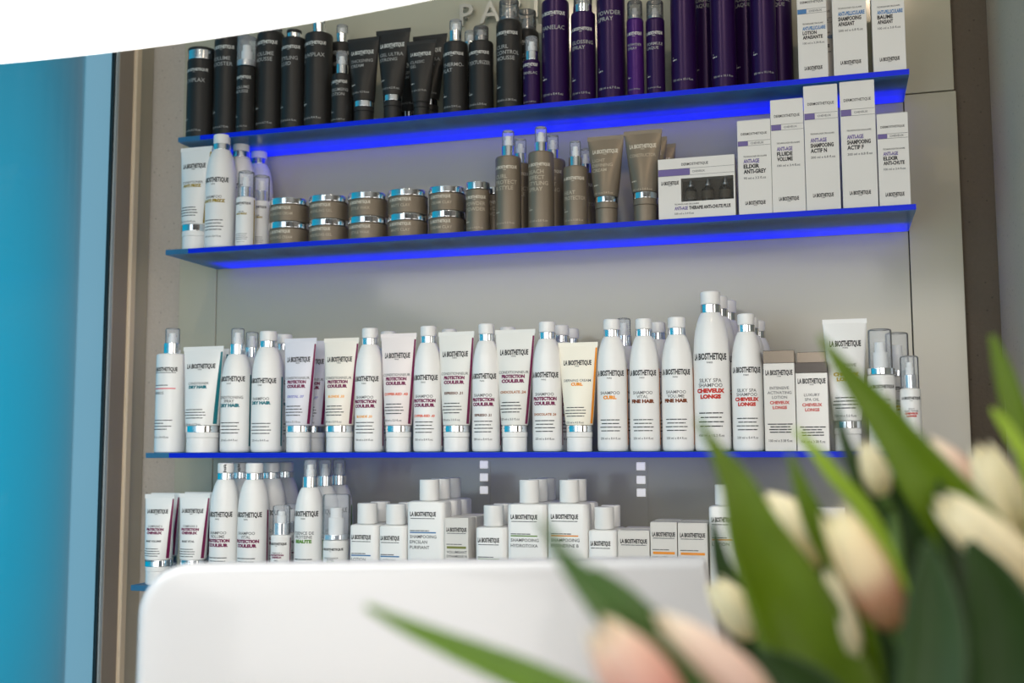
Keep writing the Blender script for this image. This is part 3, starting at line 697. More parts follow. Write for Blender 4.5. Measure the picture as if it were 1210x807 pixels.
    {'k': 'spray', 's': 2, 'X': -0.491, 'Y': -0.1362, 'R': 0.0209, 'z': [0.1665, 0.1225, 0.1407], 'label': 'taupe spray bottle with clear cap, left of the two tallest', 'group': 'taupe styling products on the second shelf', 'pr': ('st', ['CURL', 'PROTECT', '& STYLE'], '150 ml e 5.0 fl.oz', 0.82, 0.69, 0.06), 'col': 'taupe', 'rc': 0.0105, 'rp': 0.0098, 'cc': 'clear'},
    {'k': 'spray', 's': 2, 'X': -0.4846, 'Y': -0.0862, 'R': 0.0209, 'z': [0.1665, 0.1225, 0.1407], 'label': 'taupe spray bottle behind the left tall one', 'group': 'taupe styling products on the second shelf', 'pr': ('st', ['CURL', 'PROTECT', '& STYLE'], '150 ml e 5.0 fl.oz', 0.82, 0.69, 0.06), 'col': 'taupe', 'rc': 0.0105, 'rp': 0.0098, 'cc': 'clear'},
    {'k': 'spray', 's': 2, 'X': -0.4363, 'Y': -0.1362, 'R': 0.0209, 'z': [0.1681, 0.1258, 0.1424], 'label': 'taupe spray bottle with clear cap, right of the two tallest', 'group': 'taupe styling products on the second shelf', 'pr': ('st', ['BEACH', 'EFFECT', 'STYLING', 'SPRAY'], '150 ml e 5.0 fl.oz', 0.8, 0.7, 0.06), 'col': 'taupe', 'rc': 0.0104, 'rp': 0.0096, 'cc': 'clear'},
    {'k': 'spray', 's': 2, 'X': -0.4295, 'Y': -0.0862, 'R': 0.0209, 'z': [0.1681, 0.1258, 0.1424], 'label': 'taupe spray bottle behind the right tall one', 'group': 'taupe styling products on the second shelf', 'pr': ('st', ['BEACH', 'EFFECT', 'STYLING', 'SPRAY'], '150 ml e 5.0 fl.oz', 0.8, 0.7, 0.06), 'col': 'taupe', 'rc': 0.0104, 'rp': 0.0096, 'cc': 'clear'},
    {'k': 'spray', 's': 2, 'X': -0.3797, 'Y': -0.1376, 'R': 0.0195, 'z': [0.1401, 0.0977, 0.1141], 'label': 'shorter taupe spray bottle with clear cap beside the taupe tubes', 'group': 'taupe styling products on the second shelf', 'pr': ('st', ['HEAT', 'PROTECTOR'], '100 ml e 3.38 fl.oz', 0.76, 0.52, 0.06), 'col': 'taupe', 'rc': 0.0107, 'rp': 0.0086, 'cc': 'clear'},
    {'k': 'spray', 's': 2, 'X': -0.374, 'Y': -0.0876, 'R': 0.0195, 'z': [0.1401, 0.0977, 0.1141], 'label': 'shorter taupe spray bottle in the back row beside the taupe tubes', 'group': 'taupe styling products on the second shelf', 'pr': ('st', ['HEAT', 'PROTECTOR'], '100 ml e 3.38 fl.oz', 0.76, 0.52, 0.06), 'col': 'taupe', 'rc': 0.0107, 'rp': 0.0086, 'cc': 'clear'},
    {'k': 'tube', 's': 2, 'X': -0.3306, 'Y': -0.1381, 'R': 0.0173, 'z': [0.1441, 0.0446, 0.0358], 'label': 'taupe tube with chrome ring, left of the two front tubes', 'group': 'taupe styling products on the second shelf', 'pr': ('tst', ['LIGHT', 'DEFINING', 'CREAM'], '100 ml e 3.4 fl.oz'), 'col': 'taupe', 'stripe': None, 'W': 0.0287, 'lean': 0.0001},
    {'k': 'tube', 's': 2, 'X': -0.2701, 'Y': -0.1381, 'R': 0.0176, 'z': [0.1485, 0.0473, 0.0379], 'label': 'taupe tube with chrome ring, right of the two front tubes', 'group': 'taupe styling products on the second shelf', 'pr': ('tst', ['CONSTRUCTOR'], '100 ml e 3.4 fl.oz'), 'col': 'taupe', 'stripe': None, 'W': 0.0295, 'lean': -0.0013},
    {'k': 'tube', 's': 2, 'X': -0.2691, 'Y': -0.0931, 'R': 0.0176, 'z': [0.1485, 0.0473, 0.0379], 'label': 'taupe tube directly behind the right front tube', 'group': 'taupe styling products on the second shelf', 'pr': ('tst', ['CONSTRUCTOR'], '100 ml e 3.4 fl.oz'), 'col': 'taupe', 'stripe': None, 'W': 0.0295, 'lean': -0.0013},
    {'k': 'tube', 's': 2, 'X': -0.2612, 'Y': -0.0481, 'R': 0.0176, 'z': [0.1485, 0.0473, 0.0379], 'label': 'taupe tube furthest back behind the white windowed carton', 'group': 'taupe styling products on the second shelf', 'pr': ('tst', ['CONSTRUCTOR'], '100 ml e 3.4 fl.oz'), 'col': 'taupe', 'stripe': None, 'W': 0.0295, 'lean': -0.0013},
    {'k': 'winbox', 's': 2, 'X': -0.1884, 'Y': -0.1346, 'R': 0.0575, 'z': [0.0946], 'label': 'wide white carton with a window showing three small ampoules', 'group': 'white cartons with purple blocks on the second shelf', 'D': 0.045, 'pr': ('win',)},
    {'k': 'box', 's': 2, 'X': -0.1015, 'Y': -0.1361, 'R': 0.0244, 'z': [0.1453], 'label': 'white carton with purple block next to the wide windowed carton', 'group': 'white cartons with purple blocks on the second shelf', 'D': 0.042, 'pr': ('derm', 'purp', ['ANTI-AGE'], ['ELIXIR', 'ANTI-GREY'], '95 ml e 3.2 fl.oz'), 'wrap': 1},
    {'k': 'box', 's': 2, 'X': -0.0529, 'Y': -0.1361, 'R': 0.0237, 'z': [0.1725], 'label': 'white carton with purple block, second from the windowed carton', 'group': 'white cartons with purple blocks on the second shelf', 'D': 0.042, 'pr': ('derm', 'purp', ['ANTI-AGE'], ['FLUIDE', 'VOLUME'], '100 ml e 3.4 fl.oz'), 'wrap': 1},
    {'k': 'box', 's': 2, 'X': -0.0041, 'Y': -0.1361, 'R': 0.0242, 'z': [0.1891], 'label': 'tall white carton with purple block, left of the two tallest', 'group': 'white cartons with purple blocks on the second shelf', 'D': 0.042, 'pr': ('derm', 'purp', ['ANTI-AGE'], ['SHAMPOOING', 'ACTIF N'], '200 ml e 6.8 fl.oz'), 'wrap': 1},
    {'k': 'box', 's': 2, 'X': 0.0475, 'Y': -0.1361, 'R': 0.0243, 'z': [0.1903], 'label': 'tall white carton with purple block, right of the two tallest', 'group': 'white cartons with purple blocks on the second shelf', 'D': 0.042, 'pr': ('derm', 'purp', ['ANTI-AGE'], ['SHAMPOOING', 'ACTIF F'], '200 ml e 6.8 fl.oz'), 'wrap': 1},
    {'k': 'box', 's': 2, 'X': 0.0948, 'Y': -0.1371, 'R': 0.0213, 'z': [0.1378], 'label': 'white carton with purple block at the right end of its shelf', 'group': 'white cartons with purple blocks on the second shelf', 'D': 0.04, 'pr': ('derm', 'purp', ['ANTI-AGE'], ['ELIXIR', 'ANTI-CHUTE'], '100 ml e 3.4 fl.oz'), 'wrap': 1},
    {'k': 'spray', 's': 3, 'X': -1.0791, 'Y': -0.1725, 'R': 0.0255, 'z': [0.2115, 0.1669, 0.1853], 'label': 'white spray bottle with a red line at the left end of the eye-level shelf', 'group': 'white hair care products on the eye-level shelf', 'pr': ('line', 'red', ['FABIBIOS'], 0.6, 0.86), 'col': 'white', 'rc': 0.014, 'rp': 0.012, 'cc': 'clear'},
    {'k': 'tube', 's': 3, 'X': -1.0122, 'Y': -0.1789, 'R': 0.0264, 'z': [0.1777, 0.0441, 0.0335], 'label': 'white tube with teal title and teal edge on the eye-level shelf', 'group': 'white hair care products on the eye-level shelf', 'pr': ('tube', ['CONDITIONER'], ['DRY HAIR'], 'teal', None, None, '200 ml e 6.7 fl.oz'), 'col': 'white', 'stripe': 'teal', 'W': 0.0376, 'lean': -0.0024},
    {'k': 'tube', 's': 3, 'X': -1.0315, 'Y': -0.1289, 'R': 0.0264, 'z': [0.1777, 0.0441, 0.0335], 'label': 'white tube behind the teal-edged tube', 'group': 'white hair care products on the eye-level shelf', 'pr': ('tube', ['CONDITIONER'], ['DRY HAIR'], 'teal', None, None, '200 ml e 6.7 fl.oz'), 'col': 'white', 'stripe': 'teal', 'W': 0.0376, 'lean': -0.0024},
    {'k': 'bottle', 's': 3, 'X': -0.9542, 'Y': -0.172, 'R': 0.0259, 'z': [0.2073], 'label': 'white bottle with teal title and clear spray cap', 'group': 'white hair care products on the eye-level shelf', 'pr': ('bottle', ['CONDITIONING', 'SPRAY'], ['DRY HAIR'], 'teal', None, None, '250 ml e 8.4 fl.oz'), 'top': 'spray', 'stripe': 'teal'},
    {'k': 'bottle', 's': 3, 'X': -0.9614, 'Y': -0.112, 'R': 0.0259, 'z': [0.2073], 'label': 'white bottle with clear spray cap behind the gap of the two teal-titled bottles', 'group': 'white hair care products on the eye-level shelf', 'pr': ('bottle', ['CONDITIONING', 'SPRAY'], ['DRY HAIR'], 'teal', None, None, '250 ml e 8.4 fl.oz'), 'top': 'spray', 'stripe': 'teal'},
    {'k': 'bottle', 's': 3, 'X': -0.8968, 'Y': -0.1716, 'R': 0.0263, 'z': [0.2001], 'label': 'white bottle with teal title and white cap', 'group': 'white hair care products on the eye-level shelf', 'pr': ('bottle', ['SHAMPOO'], ['DRY HAIR'], 'teal', None, None, '250 ml e 8.4 fl.oz'), 'stripe': 'teal'},
    {'k': 'bottle', 's': 3, 'X': -0.8979, 'Y': -0.1166, 'R': 0.0263, 'z': [0.2001], 'label': 'white capped bottle behind the teal-titled one', 'group': 'white hair care products on the eye-level shelf', 'pr': ('bottle', ['SHAMPOO'], ['DRY HAIR'], 'teal', None, None, '250 ml e 8.4 fl.oz'), 'stripe': 'teal'},
    {'k': 'tube', 's': 3, 'X': -0.8354, 'Y': -0.1789, 'R': 0.0195, 'z': [0.1861, 0.0427, 0.0327], 'label': 'lilac-tinted white tube with plum title and lilac shade line', 'group': 'white hair care products on the eye-level shelf', 'pr': ('tube', ['CONDITIONNEUR'], ['PROTECTION', 'COULEUR'], 'plum', 'CRYSTAL .07', 'lilac', '150 ml e 5.0 fl.oz'), 'col': 'tlilac', 'stripe': 'plum', 'W': 0.0287, 'lean': 0.0009},
    {'k': 'tube', 's': 3, 'X': -0.8351, 'Y': -0.1289, 'R': 0.0195, 'z': [0.1861, 0.0427, 0.0327], 'label': 'lilac-tinted tube behind the front lilac one', 'group': 'white hair care products on the eye-level shelf', 'pr': ('tube', ['CONDITIONNEUR'], ['PROTECTION', 'COULEUR'], 'plum', 'CRYSTAL .07', 'lilac', '150 ml e 5.0 fl.oz'), 'col': 'tlilac', 'stripe': 'plum', 'W': 0.0287, 'lean': 0.0009},
    {'k': 'tube', 's': 3, 'X': -0.7629, 'Y': -0.1789, 'R': 0.0209, 'z': [0.1841, 0.0421, 0.0322], 'label': 'cream-tinted tube with plum title and amber shade line', 'group': 'white hair care products on the eye-level shelf', 'pr': ('tube', ['CONDITIONNEUR'], ['PROTECTION', 'COULEUR'], 'plum', 'BLONDE .33', 'amber', '150 ml e 5.0 fl.oz'), 'col': 'tcream', 'stripe': 'plum', 'W': 0.0303, 'lean': 0.0019},
    {'k': 'bottle', 's': 3, 'X': -0.713, 'Y': -0.1743, 'R': 0.0236, 'z': [0.1988], 'label': 'white bottle with plum title and amber shade line', 'group': 'white hair care products on the eye-level shelf', 'pr': ('bottle', ['SHAMPOO'], ['PROTECTION', 'COULEUR'], 'plum', 'BLONDE .33', 'amber', '250 ml e 8.4 fl.oz'), 'stripe': 'plum'},
    {'k': 'tube', 's': 3, 'X': -0.6608, 'Y': -0.1789, 'R': 0.0195, 'z': [0.1884, 0.0412, 0.0315], 'label': 'pinkish tube with plum title and red shade line', 'group': 'white hair care products on the eye-level shelf', 'pr': ('tube', ['CONDITIONNEUR'], ['PROTECTION', 'COULEUR'], 'plum', 'COPPER-RED .43', 'copper', '150 ml e 5.0 fl.oz'), 'col': 'tpink', 'stripe': 'plum', 'W': 0.0301, 'lean': -0.0009},
    {'k': 'bottle', 's': 3, 'X': -0.6126, 'Y': -0.1748, 'R': 0.0232, 'z': [0.1985], 'label': 'white bottle with plum title and red shade line', 'group': 'white hair care products on the eye-level shelf', 'pr': ('bottle', ['SHAMPOO'], ['PROTECTION', 'COULEUR'], 'plum', 'COPPER-RED .43', 'copper', '250 ml e 8.4 fl.oz'), 'stripe': 'plum'},
    {'k': 'bottle', 's': 3, 'X': -0.704, 'Y': -0.1198, 'R': 0.0232, 'z': [0.1985], 'label': 'white capped bottle behind the pinkish tube', 'group': 'white hair care products on the eye-level shelf', 'pr': ('bottle', ['SHAMPOO'], ['PROTECTION', 'COULEUR'], 'plum', 'COPPER-RED .43', 'copper', '250 ml e 8.4 fl.oz'), 'stripe': 'plum'},
    {'k': 'tube', 's': 3, 'X': -0.5639, 'Y': -0.1789, 'R': 0.0196, 'z': [0.188, 0.0404, 0.0308], 'label': 'pale grey tube with plum title and dark brown shade line', 'group': 'white hair care products on the eye-level shelf', 'pr': ('tube', ['CONDITIONNEUR'], ['PROTECTION', 'COULEUR'], 'plum', 'ESPRESSO .21', 'brown', '150 ml e 5.0 fl.oz'), 'col': 'tgrey', 'stripe': 'plum', 'W': 0.0292, 'lean': -0.0006},
    {'k': 'bottle', 's': 3, 'X': -0.516, 'Y': -0.1754, 'R': 0.0225, 'z': [0.1987], 'label': 'white bottle with plum title and dark brown shade line', 'group': 'white hair care products on the eye-level shelf', 'pr': ('bottle', ['SHAMPOO'], ['PROTECTION', 'COULEUR'], 'plum', 'ESPRESSO .21', 'brown', '250 ml e 8.4 fl.oz'), 'stripe': 'plum'},
    {'k': 'bottle', 's': 3, 'X': -0.5968, 'Y': -0.1204, 'R': 0.0225, 'z': [0.1987], 'label': 'white capped bottle behind the pale grey tube', 'group': 'white hair care products on the eye-level shelf', 'pr': ('bottle', ['SHAMPOO'], ['PROTECTION', 'COULEUR'], 'plum', 'ESPRESSO .21', 'brown', '250 ml e 8.4 fl.oz'), 'stripe': 'plum'},
    {'k': 'tube', 's': 3, 'X': -0.4694, 'Y': -0.1789, 'R': 0.019, 'z': [0.1881, 0.0395, 0.0301], 'label': 'pale tube with plum title and brown shade line, largest of the plum-edged tubes', 'group': 'white hair care products on the eye-level shelf', 'pr': ('tube', ['CONDITIONNEUR'], ['PROTECTION', 'COULEUR'], 'plum', 'CHOCOLATE .24', 'cocoa', '150 ml e 5.0 fl.oz'), 'col': 'tgrey', 'stripe': 'plum', 'W': 0.0317, 'lean': 0.001},
    {'k': 'bottle', 's': 3, 'X': -0.4183, 'Y': -0.1747, 'R': 0.0232, 'z': [0.1986], 'label': 'white bottle with plum title beside the cream tube with orange edge', 'group': 'white hair care products on the eye-level shelf', 'pr': ('bottle', ['SHAMPOO'], ['PROTECTION', 'COULEUR'], 'plum', 'CHOCOLATE .24', 'cocoa', '250 ml e 8.4 fl.oz'), 'stripe': 'plum'},
    {'k': 'bottle', 's': 3, 'X': -0.4977, 'Y': -0.1197, 'R': 0.0232, 'z': [0.1986], 'label': 'white capped bottle behind the largest plum-edged tube', 'group': 'white hair care products on the eye-level shelf', 'pr': ('bottle', ['SHAMPOO'], ['PROTECTION', 'COULEUR'], 'plum', 'CHOCOLATE .24', 'cocoa', '250 ml e 8.4 fl.oz'), 'stripe': 'plum'},
    {'k': 'bottle', 's': 3, 'X': -0.4097, 'Y': -0.1197, 'R': 0.0232, 'z': [0.1986], 'label': 'white capped bottle one row behind the cream orange-edged tube', 'group': 'white hair care products on the eye-level shelf', 'pr': ('bottle', ['SHAMPOO'], ['PROTECTION', 'COULEUR'], 'plum', 'CHOCOLATE .24', 'cocoa', '250 ml e 8.4 fl.oz'), 'stripe': 'plum'},
    {'k': 'bottle', 's': 3, 'X': -0.4061, 'Y': -0.0647, 'R': 0.0232, 'z': [0.1986], 'label': 'white capped bottle two rows behind the cream orange-edged tube', 'group': 'white hair care products on the eye-level shelf', 'pr': ('bottle', ['SHAMPOO'], ['PROTECTION', 'COULEUR'], 'plum', 'CHOCOLATE .24', 'cocoa', '250 ml e 8.4 fl.oz'), 'stripe': 'plum'},
    {'k': 'tube', 's': 3, 'X': -0.3679, 'Y': -0.1789, 'R': 0.019, 'z': [0.1652, 0.039, 0.0294], 'label': 'cream tube with orange title and orange edge', 'group': 'white hair care products on the eye-level shelf', 'pr': ('tube', ['DEFINING CREAM'], ['CURL'], 'orange', None, None, '125 ml e 4.2 fl.oz'), 'col': 'tcurl', 'stripe': 'orange', 'W': 0.0303, 'lean': -0.0012},
    {'k': 'bottle', 's': 3, 'X': -0.3176, 'Y': -0.175, 'R': 0.0229, 'z': [0.1989], 'label': 'white bottle with short orange title', 'group': 'white hair care products on the eye-level shelf', 'pr': ('bottle', ['SHAMPOO'], ['CURL'], 'orange', None, None, '250 ml e 8.4 fl.oz'), 'stripe': 'orange'},
    {'k': 'bottle', 's': 3, 'X': -0.2687, 'Y': -0.1756, 'R': 0.0224, 'z': [0.198], 'label': 'white bottle with brown title, left one of two', 'group': 'white hair care products on the eye-level shelf', 'pr': ('bottle', ['SHAMPOO', 'VITAL'], ['FINE HAIR'], 'rust', None, None, '250 ml e 8.4 fl.oz'), 'stripe': 'orange'},
    {'k': 'bottle', 's': 3, 'X': -0.2198, 'Y': -0.1746, 'R': 0.0233, 'z': [0.1985], 'label': 'white bottle with brown title, right one of two', 'group': 'white hair care products on the eye-level shelf', 'pr': ('bottle', ['SHAMPOO', 'VOLUME'], ['FINE HAIR'], 'rust', None, None, '250 ml e 8.4 fl.oz'), 'stripe': 'orange'},
    {'k': 'bottle', 's': 3, 'X': -0.3108, 'Y': -0.112, 'R': 0.0259, 'z': [0.2073], 'label': 'white bottle with clear spray cap behind the orange-titled bottle', 'group': 'white hair care products on the eye-level shelf', 'pr': ('bottle', ['CONDITIONING', 'SPRAY'], ['DRY HAIR'], 'teal', None, None, '250 ml e 8.4 fl.oz'), 'top': 'spray', 'stripe': 'teal'},
    {'k': 'bottle', 's': 3, 'X': -0.2564, 'Y': -0.1206, 'R': 0.0224, 'z': [0.198], 'label': 'white capped bottle behind the gap of the two brown-titled bottles', 'group': 'white hair care products on the eye-level shelf', 'pr': ('bottle', ['SHAMPOO', 'VITAL'], ['FINE HAIR'], 'rust', None, None, '250 ml e 8.4 fl.oz'), 'stripe': 'orange'},
    {'k': 'bottle', 's': 3, 'X': -0.1696, 'Y': -0.1716, 'R': 0.0264, 'z': [0.2348], 'label': 'largest white bottle on the eye-level shelf with red title', 'group': 'white hair care products on the eye-level shelf', 'pr': ('bottle', ['SILKY SPA', 'SHAMPOO'], ['CHEVEUX', 'LONGS'], 'redt', None, None, '450 ml e 15.2 fl.oz')},
    {'k': 'bottle', 's': 3, 'X': -0.1638, 'Y': -0.1159, 'R': 0.0264, 'z': [0.2348], 'label': 'largest-size white bottle in the second row behind the largest one', 'group': 'white hair care products on the eye-level shelf', 'pr': ('bottle', ['SILKY SPA', 'SHAMPOO'], ['CHEVEUX', 'LONGS'], 'redt', None, None, '450 ml e 15.2 fl.oz')},
    {'k': 'bottle', 's': 3, 'X': -0.1555, 'Y': -0.0612, 'R': 0.0264, 'z': [0.2348], 'label': 'largest-size white bottle in the third row behind the largest one', 'group': 'white hair care products on the eye-level shelf', 'pr': ('bottle', ['SILKY SPA', 'SHAMPOO'], ['CHEVEUX', 'LONGS'], 'redt', None, None, '450 ml e 15.2 fl.oz')},
    {'k': 'bottle', 's': 3, 'X': -0.1183, 'Y': -0.1756, 'R': 0.0224, 'z': [0.1996], 'label': 'white bottle with red title right of the largest bottle', 'group': 'white hair care products on the eye-level shelf', 'pr': ('bottle', ['SILKY SPA', 'SHAMPOO'], ['CHEVEUX', 'LONGS'], 'redt', None, None, '250 ml e 8.4 fl.oz')},
    {'k': 'bottle', 's': 3, 'X': -0.1158, 'Y': -0.1263, 'R': 0.0224, 'z': [0.1996], 'label': 'white capped bottle in the second row behind the red-titled bottle', 'group': 'white hair care products on the eye-level shelf', 'pr': ('bottle', ['SILKY SPA', 'SHAMPOO'], ['CHEVEUX', 'LONGS'], 'redt', None, None, '250 ml e 8.4 fl.oz')},
    {'k': 'bottle', 's': 3, 'X': -0.1086, 'Y': -0.076, 'R': 0.0224, 'z': [0.1996], 'label': 'white capped bottle in the third row behind the red-titled bottle', 'group': 'white hair care products on the eye-level shelf', 'pr': ('bottle', ['SILKY SPA', 'SHAMPOO'], ['CHEVEUX', 'LONGS'], 'redt', None, None, '250 ml e 8.4 fl.oz')},
    {'k': 'bandbox', 's': 3, 'X': -0.0724, 'Y': -0.1799, 'R': 0.0215, 'z': [0.1431, 0.125], 'label': 'white carton with champagne metallic top band and red title', 'group': 'white hair care products on the eye-level shelf', 'D': 0.036, 'pr': ('cx', ['INTENSIVE', 'ACTIVATING', 'LOTION'], '100 ml e 3.38 fl.oz'), 'band': 'champagne', 'wrap': 1},
    {'k': 'bandbox', 's': 3, 'X': -0.028, 'Y': -0.1799, 'R': 0.0217, 'z': [0.125, 0.1101], 'label': 'white carton with dark metallic top band and red title', 'group': 'white hair care products on the eye-level shelf', 'D': 0.036, 'pr': ('cx', ['LUXURY', 'SPA OIL'], '100 ml e 3.38 fl.oz'), 'band': 'gunmetal', 'wrap': 1},
    {'k': 'bandbox', 's': 3, 'X': -0.0724, 'Y': -0.1379, 'R': 0.0215, 'z': [0.1431, 0.125], 'label': 'champagne-banded carton behind the front champagne-banded one', 'group': 'white hair care products on the eye-level shelf', 'D': 0.036, 'pr': ('cx', ['INTENSIVE', 'ACTIVATING', 'LOTION'], '100 ml e 3.38 fl.oz'), 'band': 'champagne', 'wrap': 1},
    {'k': 'bandbox', 's': 3, 'X': -0.0267, 'Y': -0.1379, 'R': 0.0215, 'z': [0.1431, 0.125], 'label': 'champagne-banded carton whose top shows behind the dark-banded one', 'group': 'white hair care products on the eye-level shelf', 'D': 0.036, 'pr': ('cx', ['INTENSIVE', 'ACTIVATING', 'LOTION'], '100 ml e 3.38 fl.oz'), 'band': 'champagne', 'wrap': 1},
    {'k': 'tube', 's': 3, 'X': 0.0192, 'Y': -0.1789, 'R': 0.0178, 'z': [0.1868, 0.0416, 0.032], 'label': 'tall white tube with red and gold title behind the tulip leaf', 'group': 'white hair care products on the eye-level shelf', 'pr': ('tube', ['INTENSIVE', 'MASK'], ['CHEVEUX', 'LONGS'], 'gold', None, None, '150 ml e 5.0 fl.oz'), 'col': 'white', 'stripe': None, 'W': 0.0299, 'lean': -0.0},
    {'k': 'spray', 's': 3, 'X': 0.066, 'Y': -0.1792, 'R': 0.0187, 'z': [0.1706, 0.1062, 0.1151], 'label': 'white bottle with tall clear cap and chrome ring, near the shelf right end', 'group': 'white hair care products on the eye-level shelf', 'pr': ('bottle', ['HYDRATING', 'FLUID'], ['CHEVEUX', 'LONGS'], 'gold', None, None, '100 ml e 3.4 fl.oz'), 'col': 'white', 'rc': 0.0187, 'rp': 0.0161, 'cc': 'clear', 'airless': 1, 'logo': 0.84},
    {'k': 'spray', 's': 3, 'X': 0.0917, 'Y': -0.1192, 'R': 0.0187, 'z': [0.1706, 0.1062, 0.1151], 'label': 'bottle with tall clear cap in the back row near the shelf right end', 'group': 'white hair care products on the eye-level shelf', 'pr': ('bottle', ['HYDRATING', 'FLUID'], ['CHEVEUX', 'LONGS'], 'gold', None, None, '100 ml e 3.4 fl.oz'), 'col': 'white', 'rc': 0.0187, 'rp': 0.0161, 'cc': 'clear', 'airless': 1, 'logo': 0.84},
    {'k': 'spray', 's': 3, 'X': 0.1035, 'Y': -0.1842, 'R': 0.0137, 'z': [0.1314, 0.0862, 0.105], 'label': 'small white bottle with silver collar and clear cap, last on the right', 'group': 'white hair care products on the eye-level shelf', 'pr': ('bottle', ['SILKY', 'GLISS REPAIR'], ['CHEVEUX', 'LONGS'], 'redt', None, None, '50 ml e 1.69 fl.oz'), 'col': 'white', 'rc': 0.0088, 'rp': 0.0123, 'cc': 'clear', 'logo': 0.84},
    {'k': 'tube', 's': 4, 'X': -1.0702, 'Y': -0.2094, 'R': 0.0201, 'z': [0.1452, 0.0392, 0.029], 'label': 'white tube with purple edge, outermost on the lowest shelf', 'group': 'white hair care products on the lowest shelf', 'pr': ('tube', ['COMPLEXE 3'], ['PROTECTION', 'CHEVEUX'], 'plum', 'MASK VOLUME', 'grey', '100 ml e 3.38 fl.oz'), 'col': 'white', 'stripe': 'plum', 'W': 0.0274, 'lean': -0.0008},
    {'k': 'tube', 's': 4, 'X': -1.0929, 'Y': -0.1594, 'R': 0.0201, 'z': [0.1452, 0.0392, 0.029], 'label': 'white tube behind the outermost purple-edged tube', 'group': 'white hair care products on the lowest shelf', 'pr': ('tube', ['COMPLEXE 3'], ['PROTECTION', 'CHEVEUX'], 'plum', 'MASK VOLUME', 'grey', '100 ml e 3.38 fl.oz'), 'col': 'white', 'stripe': 'plum', 'W': 0.0274, 'lean': -0.0008},
    {'k': 'tube', 's': 4, 'X': -1.0055, 'Y': -0.2094, 'R': 0.0197, 'z': [0.1471, 0.0408, 0.0307], 'label': 'white tube with purple edge left of the plum-titled bottles', 'group': 'white hair care products on the lowest shelf', 'pr': ('tube', ['COMPLEXE 3'], ['PROTECTION', 'CHEVEUX'], 'plum', 'MASK VITAL', 'grey', '100 ml e 3.38 fl.oz'), 'col': 'white', 'stripe': 'plum', 'W': 0.0279, 'lean': -0.0001},
    {'k': 'tube', 's': 4, 'X': -1.0276, 'Y': -0.1594, 'R': 0.0197, 'z': [0.1471, 0.0408, 0.0307], 'label': 'white tube behind the second purple-edged tube', 'group': 'white hair care products on the lowest shelf', 'pr': ('tube', ['COMPLEXE 3'], ['PROTECTION', 'CHEVEUX'], 'plum', 'MASK VITAL', 'grey', '100 ml e 3.38 fl.oz'), 'col': 'white', 'stripe': 'plum', 'W': 0.0279, 'lean': -0.0001},
    {'k': 'bottle', 's': 4, 'X': -0.952, 'Y': -0.2046, 'R': 0.0239, 'z': [0.1966], 'label': 'white bottle with dark lettering down its cap and plum title', 'group': 'white hair care products on the lowest shelf', 'pr': ('bottle', ['SHAMPOO', 'VOLUME'], ['PROTECTION', 'COULEUR'], 'plum', None, None, '250 ml e 8.4 fl.oz'), 'capmark': 1},
    {'k': 'bottle', 's': 4, 'X': -0.9007, 'Y': -0.2031, 'R': 0.0254, 'z': [0.1966], 'label': 'white bottle with plum title, plain cap and plum edge line', 'group': 'white hair care products on the lowest shelf', 'pr': ('bottle', ['SHAMPOO', 'VITAL'], ['PROTECTION', 'COULEUR'], 'plum', None, None, '250 ml e 8.4 fl.oz'), 'stripe': 'plum'},
    {'k': 'bottle', 's': 4, 'X': -0.9584, 'Y': -0.1496, 'R': 0.0239, 'z': [0.1966], 'label': 'white bottle with lettered cap behind the two plum-titled bottles', 'group': 'white hair care products on the lowest shelf', 'pr': ('bottle', ['SHAMPOO', 'VOLUME'], ['PROTECTION', 'COULEUR'], 'plum', None, None, '250 ml e 8.4 fl.oz'), 'capmark': 1},
    {'k': 'bottle', 's': 4, 'X': -0.9, 'Y': -0.1481, 'R': 0.0254, 'z': [0.1966], 'label': 'white plain-capped bottle in the second row of the lowest shelf', 'group': 'white hair care products on the lowest shelf', 'pr': ('bottle', ['SHAMPOO', 'VITAL'], ['PROTECTION', 'COULEUR'], 'plum', None, None, '250 ml e 8.4 fl.oz'), 'stripe': 'plum'},
    {'k': 'bottle', 's': 4, 'X': -0.9094, 'Y': -0.0831, 'R': 0.0254, 'z': [0.1966], 'label': 'white bottle in shade in the third row of the lowest shelf', 'group': 'white hair care products on the lowest shelf', 'pr': ('bottle', ['SHAMPOO', 'VITAL'], ['PROTECTION', 'COULEUR'], 'plum', None, None, '250 ml e 8.4 fl.oz'), 'stripe': 'plum'},
    {'k': 'spray', 's': 4, 'X': -0.8461, 'Y': -0.2123, 'R': 0.0162, 'z': [0.1299, 0.0839, 0.1023], 'label': 'small white pump bottle with plum title and clear cap', 'group': 'white hair care products on the lowest shelf', 'pr': ('bottle', ['COMPLEXE 3'], ['PROTECTION', 'CHEVEUX'], 'plum', 'SPRAY', 'grey', '100 ml e 3.4 fl.oz'), 'col': 'white', 'rc': 0.0121, 'rp': 0.0137, 'cc': 'clear', 'stripe': 'plum', 'logo': 0.84},
    {'k': 'spray', 's': 4, 'X': -0.8513, 'Y': -0.1673, 'R': 0.0162, 'z': [0.1299, 0.0839, 0.1023], 'label': 'small white pump bottle behind the plum-titled one', 'group': 'white hair care products on the lowest shelf', 'pr': ('bottle', ['COMPLEXE 3'], ['PROTECTION', 'CHEVEUX'], 'plum', 'SPRAY', 'grey', '100 ml e 3.4 fl.oz'), 'col': 'white', 'rc': 0.0121, 'rp': 0.0137, 'cc': 'clear', 'stripe': 'plum', 'logo': 0.84},
